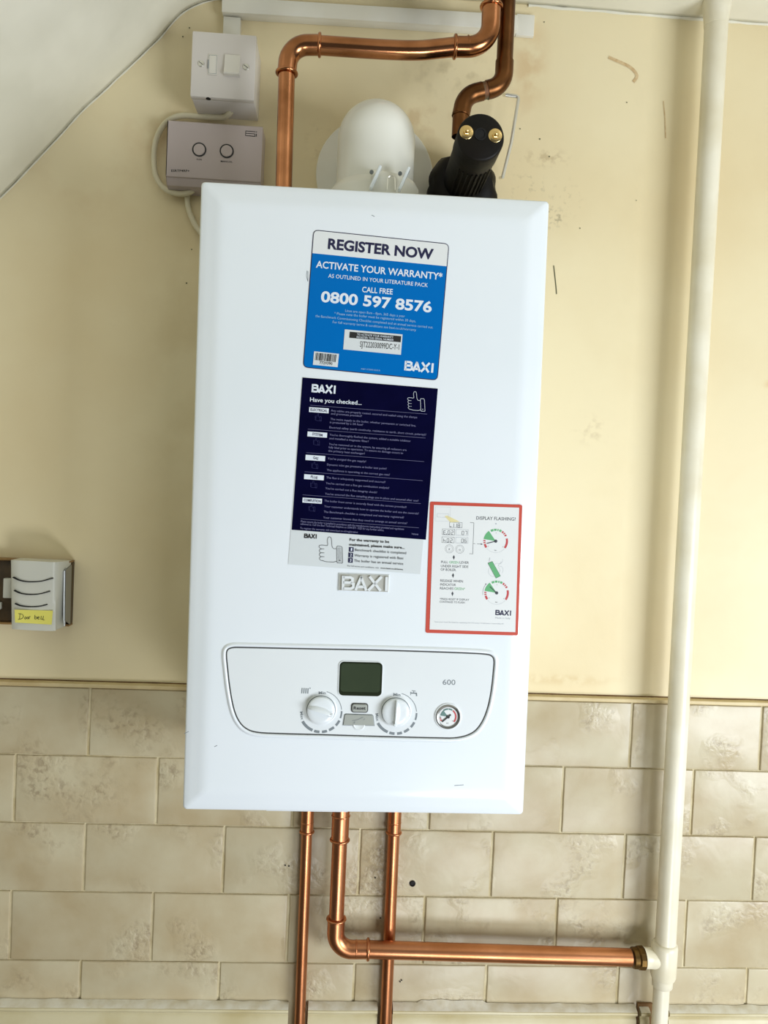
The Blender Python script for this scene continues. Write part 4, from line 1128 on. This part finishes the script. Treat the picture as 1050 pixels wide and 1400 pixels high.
# =====================================================================================================================
# ELECTRICAL: trunking, switched spur, receiver, cables
# =====================================================================================================================
TD = .019
tl = at(303, 13, -TD); zb0, zb1 = at(420, 33.5, -.0003), at(700, 50.5, -.0003); sl_ = math.atan2(zb1.z - zb0.z, zb1.x - zb0.x)
zl_ = zb0.z + (tl.x - zb0.x) * math.tan(sl_); th = at(420, 2, -TD).z - zb0.z
tk = empty('cable_trunking', (tl.x, 0, zl_), 'long white mini trunking along the top of the wall under the ceiling', 'trunking')
Lg = at(706, 45, -.012).x - tl.x
mx = Matrix.Rotation(-sl_, 4, 'Y')
mb = MB(); box(mb, 0, Lg, -TD + .004, -.0003, 0, th - .0005, bev=.0008, mx=mx); mb.build('channel', TRUNK, tk)
mb = MB(); box(mb, 0, Lg, -TD, -TD + .0040, -.0006, th, bev=.0012, mx=mx); mb.build('lid', TRUNK, tk)
e0, e1 = at(705, 48, -.006), at(731, 21, -.006)
mb = MB(); box(mb, e0.x, e1.x, -.007, -.0004, e0.z, e1.z, bev=.0008); ob = mb.build('cover_strip', TRUNK)
tag(ob, 'short pale square of plastic on the wall at the right end of the trunking', 'strip')
c0, c1 = at(305, 45, -.010), at(329, 25, -.010)
mb = MB(); box(mb, c0.x, c1.x, -.012, -.0003, .965, c1.z, bev=.0008); ob = mb.build('short_trunking', TRUNK)
tag(ob, 'short vertical stub of trunking above the switched fuse box', 'trunking')

sp = empty('fused_switch', (-.0155, 0, .8825), 'white square fused switch on a deep box above the lilac-grey receiver', 'switch')
z0_, z1_ = .0, .0862
mb = MB(); box(mb, -.0415, .0425, -.0500, -.0003, z0_ + .0005, z1_ - .001, bev=.0016); mb.build('back_box', SWITCH, sp)
mb = MB(); box(mb, -.0420, .0430, -.0600, -.0502, z0_, z1_, bev=.0018); mb.build('faceplate', SWITCH, sp)
def SP(cx_, cy_): p = at(180 + cx_ / 3.5, cy_ / 3.5, -.0605); return p.x + .0155, p.z - .8825
a, b = SP(368, 258), SP(408, 360)
mb = MB(); box(mb, a[0], b[0], -.0612, -.0598, b[1], a[1], bev=.0004); ff = mb.build('fuse_carrier', ROCK, sp)
mb = MB(); stroke(mb, [(a[0] + .0012, a[1] - .0016), (b[0] - .001, a[1] - .0016), (b[0] - .001, b[1] + .0016), (a[0] + .0012, b[1] + .0016)], .0004, -.0613, closed=True); box(mb, a[0] - .0006, a[0] + .0004, -.0616, -.0600, b[1] + .008, a[1] - .008, bev=0); mb.build('fuse_outline', GREYP, ff, smooth=False)
a, b = SP(447, 263), SP(517, 366)
mb = MB(); box(mb, a[0] - .0006, b[0] + .0006, -.0608, -.0598, b[1] - .0006, a[1] + .0006, bev=.0003); ff = mb.build('rocker_frame', SWITCH, sp)
mb = MB(); W2 = [(-.0606, 0), (-.0622, 0), (-.0632, .25), (-.0638, .62), (-.0668, .95), (-.066, 1), (-.0606, 1)]
loft(mb, [[(x_, y_, a[1] + (b[1] - a[1]) * t_) for y_, t_ in W2] for x_ in (a[0], b[0])]); lab(mb.build('rocker_switch', ROCK, sp, angle=20), 'white rocker, lower end out')
for cx_, cy_ in ((332, 304), (547, 320)):
    p = SP(cx_, cy_); k = lab(empty('screw', (p[0], -.060, p[1])), 'steel faceplate screw'); k.parent = sp
    mb = MB(); lathe_y(mb, 0, 0, [(.0044, .0), (.0044, -.0004), (.0036, -.0013), (.0015, -.0017)], 20); mb.build('screw_head', STEEL, k)
    mb = MB(); stroke(mb, [(-.0026, .0018), (.0026, -.0018)], .0008, -.00185); mb.build('screw_slot', GAP, k, smooth=False)
p = at(180 + 368 / 3.5, 468 / 3.5, -.055); mb = MB(); sweep(mb, [(p.x + .0155, -.0560, .0006), (p.x + .0155, -.0560, -.0003)], .0034, 14); lab(mb.build('knockout', BLACKH, sp), 'small dark notch in the underside')

rc = empty('wireless_receiver', (-.0275, 0, .783), 'lilac-grey heating receiver box with two round buttons, left behind the boiler top', 'receiver')
x0_, x1_ = -.0642, .0650
ztop = .8607 - .783; zlow = at(228, 240, -.035).z - .783; zbot = at(229, 255, -.020).z - .783
pf = [(-.0004, ztop - .0010), (-.0335, ztop), (-.0350, ztop - .0015), (-.0350, zlow + .001), (-.0345, zlow - .0004), (-.0320, zlow - .0010), (-.0310, zlow - .004), (-.0270, zlow - .0100), (-.0210, zbot - .001), (-.0150, zbot - .003), (-.0004, zbot - .003)]
mb = MB(); loft(mb, [[(x0_ + .001, y_, z_) for y_, z_ in pf], [(x0_, y_, z_) for y_, z_ in pf], [(x1_, y_, z_) for y_, z_ in pf]]); mb.build('housing', LILAC, rc, angle=28)
def RP(cx_, cy_): p = at(220 + cx_ / 7, 155 + cy_ / 7, -.0352); return (p.x + .0275, p.z - .783)
for (cx_, cy_), nm in (((367, 347), 0), ((630, 361), 1)):
    c = RP(cx_, cy_); k = empty('round_button', (c[0], -.035, c[1])); k.parent = rc
    mb = MB(); lathe_y(mb, 0, 0, [(.0096, .0002), (.0096, -.0006), (.0078, -.0006), (.0078, .0002)], 32, cap1=False); mb.build('button_ring', INKK, k, angle=30)
    mb = MB(); lathe_y(mb, 0, 0, [(.0077, .0002), (.0077, -.0010), (.0070, -.0013), (.004, -.0012)], 32); mb.build('button_cap', LILAC, k)
mb = MB(); y_ = -.0352
def rtx(s, x0, y0, x1, y1, h, bold=0.): text(mb, s, RP(x0, y0), RP(x1, y1), h / 7 / 1.05 / 1000 * 1.0, y_, 0, bold)
rtx('RUN', 342, 448, 390, 450, 18, .01); rtx('MANUAL', 572, 466, 686, 472, 17, .01); rtx('ESRTP4RF+', 98, 560, 274, 562, 24, .015)
for pl in ([(895, 175), (812, 168), (810, 212), (895, 220)], [(812, 190), (898, 196)], [(852, 171), (905, 176)], [(898, 196), (900, 220), (845, 214)]): stroke(mb, [RP(*p_) for p_ in pl], .0009, y_)
stroke(mb, [RP(914, 195), RP(912, 222)], .0012, y_); stroke(mb, [RP(915, 173), RP(915, 182)], .0012, y_)
mb.build('lettering', INKK, rc, smooth=False)

def cable(pxs, ys_, r, label, name='cable'):
    P = [at(x, y, Y) for (x, y), Y in zip(pxs, ys_)]
    P = [Vector(p) for p in smoothp([tuple(v) for v in P], 6)]
    mb = MB(); rt = P[0].copy(); sweep(mb, [p - rt for p in P], r, 12); o = mb.build(name, CABLE); o.location = rt
    return tag(o, label, 'cable')
cable([(316, 152), (311, 157.5), (303, 160.5), (274, 159.5), (246, 158.5), (227, 168), (215, 187), (210.5, 211), (213, 240), (226, 258.5), (246, 265), (261, 262), (268, 255)],
      [-.022, -.018, -.012, -.008, -.008, -.008, -.008, -.008, -.010, -.012, -.014, -.014, -.012], .0040, 'off-white cable looping out of the fused switch around the left of the receiver')
cable([(256, 262), (256, 272), (258, 286), (264, 302), (272, 315), (284, 328)], [-.006, -.005, -.005, -.006, -.007, -.009], .0040, 'off-white cable dropping from under the receiver behind the boiler')

# =====================================================================================================================
# DOOR BELL
# =====================================================================================================================
dx0 = at(-75, 800, -.02).x; dx1 = at(100, 800, -.004).x
dzt, dzb = at(50, 768, -.02).z, at(50, 853, -.02).z
db = empty('door_chime', (dx0, 0, dzb), 'old door chime on the left wall with a ribbed grey-white cover and yellow label', 'doorbell')
W_ = dx1 - dx0
mb = MB(); box(mb, 0, W_, -.012, -.0003, 0, dzt - dzb, bev=.001); mb.build('backplate', BROWN, db)
mb = MB(); box(mb, 0, W_, -.020, -.0003, dzt - dzb + .0002, dzt - dzb + .0024, bev=.0005); lab(mb.build('edge_moulding', BROWNE, db), 'thin tan edging')
mb = MB(); box(mb, 0, W_, -.016, -.0003, -.0030, -.0002, bev=.0005); lab(mb.build('edge_moulding', BROWNE, db), 'thin tan edging')
mb = MB(); Hc = 9; rows = []
for k in range(Hc):
    t_ = k / (Hc - 1)                      # 0 bottom .. 1 top
    py_ = 860 + (767 - 860) * t_
    l_ = at(14.2 - 1.0 * t_, py_, -.048); fr = at(71, py_, -.052); rg = at(84.5 + 8 * t_, py_, -.026)
    ring_ = []
    z_ = l_.z
    zz = lambda x_: z_ - dzb + (.0016 * (1 - ((x_ - (l_.x + fr.x) / 2) / .05) ** 2) * (1 if t_ > .5 else 0))
    prof_ = [(l_.x, -.012), (l_.x, -.044), (l_.x + .002, -.0475), (l_.x * .75 + fr.x * .25, -.0505), ((l_.x + fr.x) / 2, -.0520), (l_.x * .25 + fr.x * .75, -.0525), (fr.x, -.0515), (fr.x + .004, -.0495), (fr.x * .4 + rg.x * .6, -.0405), (rg.x, -.026), (rg.x + .0002, -.012)]
    rows.append([(x_ - dx0, y2, zz(x_)) for x_, y2 in prof_])
loft(mb, rows); cov = lab(mb.build('cover', BELLW, db, angle=60), 'curved grey-white cover')
def DP(cx_, cy_, Y): p = at(cx_ / 7.5, 740 + cy_ / 7.5, Y); return (p.x - dx0, p.z - dzb)
for pl in ([(128, 370), (190, 398), (260, 413), (335, 416), (430, 408), (540, 378)], [(140, 505), (200, 531), (260, 543), (335, 546), (420, 537), (512, 512)], [(150, 640), (200, 660), (260, 670), (335, 672), (410, 666), (485, 648)]):
    mb = MB(); stroke(mb, smoothp([DP(*p_, -.0532) for p_ in pl], 4), .0013, -.0532, depth=.006); mb.build('sound_slot', BLACKH, cov, smooth=False)
mb = MB(); q = [DP(*p_, -.0535) for p_ in ((150, 702), (540, 712), (528, 855), (154, 833))][::-1]; plate(mb, q, -.0526, -.0535); yl = lab(mb.build('handwritten_label', YELLOW, db, smooth=False), 'yellow tape label reading Door bell')
mb = MB()
for pl in ([(205, 740), (200, 800)], [(188, 742), (225, 748), (240, 768), (225, 792), (185, 802)], [(262, 775), (252, 790), (262, 798), (272, 786), (262, 775)], [(285, 775), (276, 788), (284, 797), (294, 786), (285, 775)], [(298, 798), (300, 775), (312, 772)],
           [(358, 755), (356, 798)], [(356, 780), (372, 775), (378, 788), (366, 798), (356, 796)], [(386, 788), (402, 780), (392, 773), (384, 786), (392, 798), (406, 796)], [(424, 765), (418, 800)], [(446, 765), (440, 804), (456, 806)], [(418, 800), (440, 800)]):
    stroke(mb, smoothp([DP(*p_, -.0538) for p_ in pl], 3), .00065, -.0538)
mb.build('handwriting', INKK, yl, smooth=False)
mb = MB(); a_ = at(89.5, 776, -.03); b_ = at(97.0, 772, -.012); c_ = at(88.5, 851, -.03); d_ = at(95, 854, -.012)
V = [(a_.x, -.032, a_.z - .001), (a_.x + .0006, -.0335, a_.z - .003), (b_.x, -.0125, b_.z), (c_.x, -.032, c_.z + .003), (c_.x + .0004, -.0335, c_.z + .005), (d_.x, -.0125, d_.z)]
V = [(x_ - dx0, y2, z_ - dzb) for x_, y2, z_ in V]
sh = [(x_ + .0012, y2 + .0004, z_) for x_, y2, z_ in V]
mb.add(V + sh, [(1, 2, 5, 4), (0, 1, 4, 3), (7, 10, 11, 8), (6, 9, 10, 7), (0, 3, 9, 6), (2, 8, 11, 5), (0, 6, 7, 1), (1, 7, 8, 2), (3, 4, 10, 9), (4, 5, 11, 10)])
lab(mb.build('chrome_flank', FLANK, db, smooth=False), 'chrome side strip')
mb = MB(); sweep(mb, [(a_.x - dx0, -.0335, a_.z - dzb - .004), ((a_.x + c_.x) / 2 - dx0, -.034, (a_.z + c_.z) / 2 - dzb), (c_.x - dx0, -.0335, c_.z - dzb + .005), (d_.x - dx0 - .002, -.026, d_.z - dzb + .001)], .0010, 6); lab(mb.build('bright_edge', WHITE, db), 'bright edge of the chrome strip')
a_ = at(7, 790, -.016); b_ = at(13.5, 817, -.016)
mb = MB(); box(mb, a_.x - dx0, b_.x - dx0 + .006, -.022, -.0125, b_.z - dzb, a_.z - dzb, bev=.001); lab(mb.build('clip', BELLW, db), 'small white clip at the left of the cover')
a_ = at(-8, 823, -.016); b_ = at(1.5, 833, -.016)
mb = MB(); box(mb, a_.x - dx0, b_.x - dx0, -.018, -.0125, b_.z - dzb, a_.z - dzb, bev=.0006); mb.build('terminal', BELLW, db)

for o in bpy.data.objects:
    if o.type == 'MESH' and o.parent and any(k in o.name for k in ('lettering', 'handwriting', 'barcode', 'gauge_scale')) and 'label' not in o.name and 'badge' not in o.name:
        o['kind'] = 'stuff'
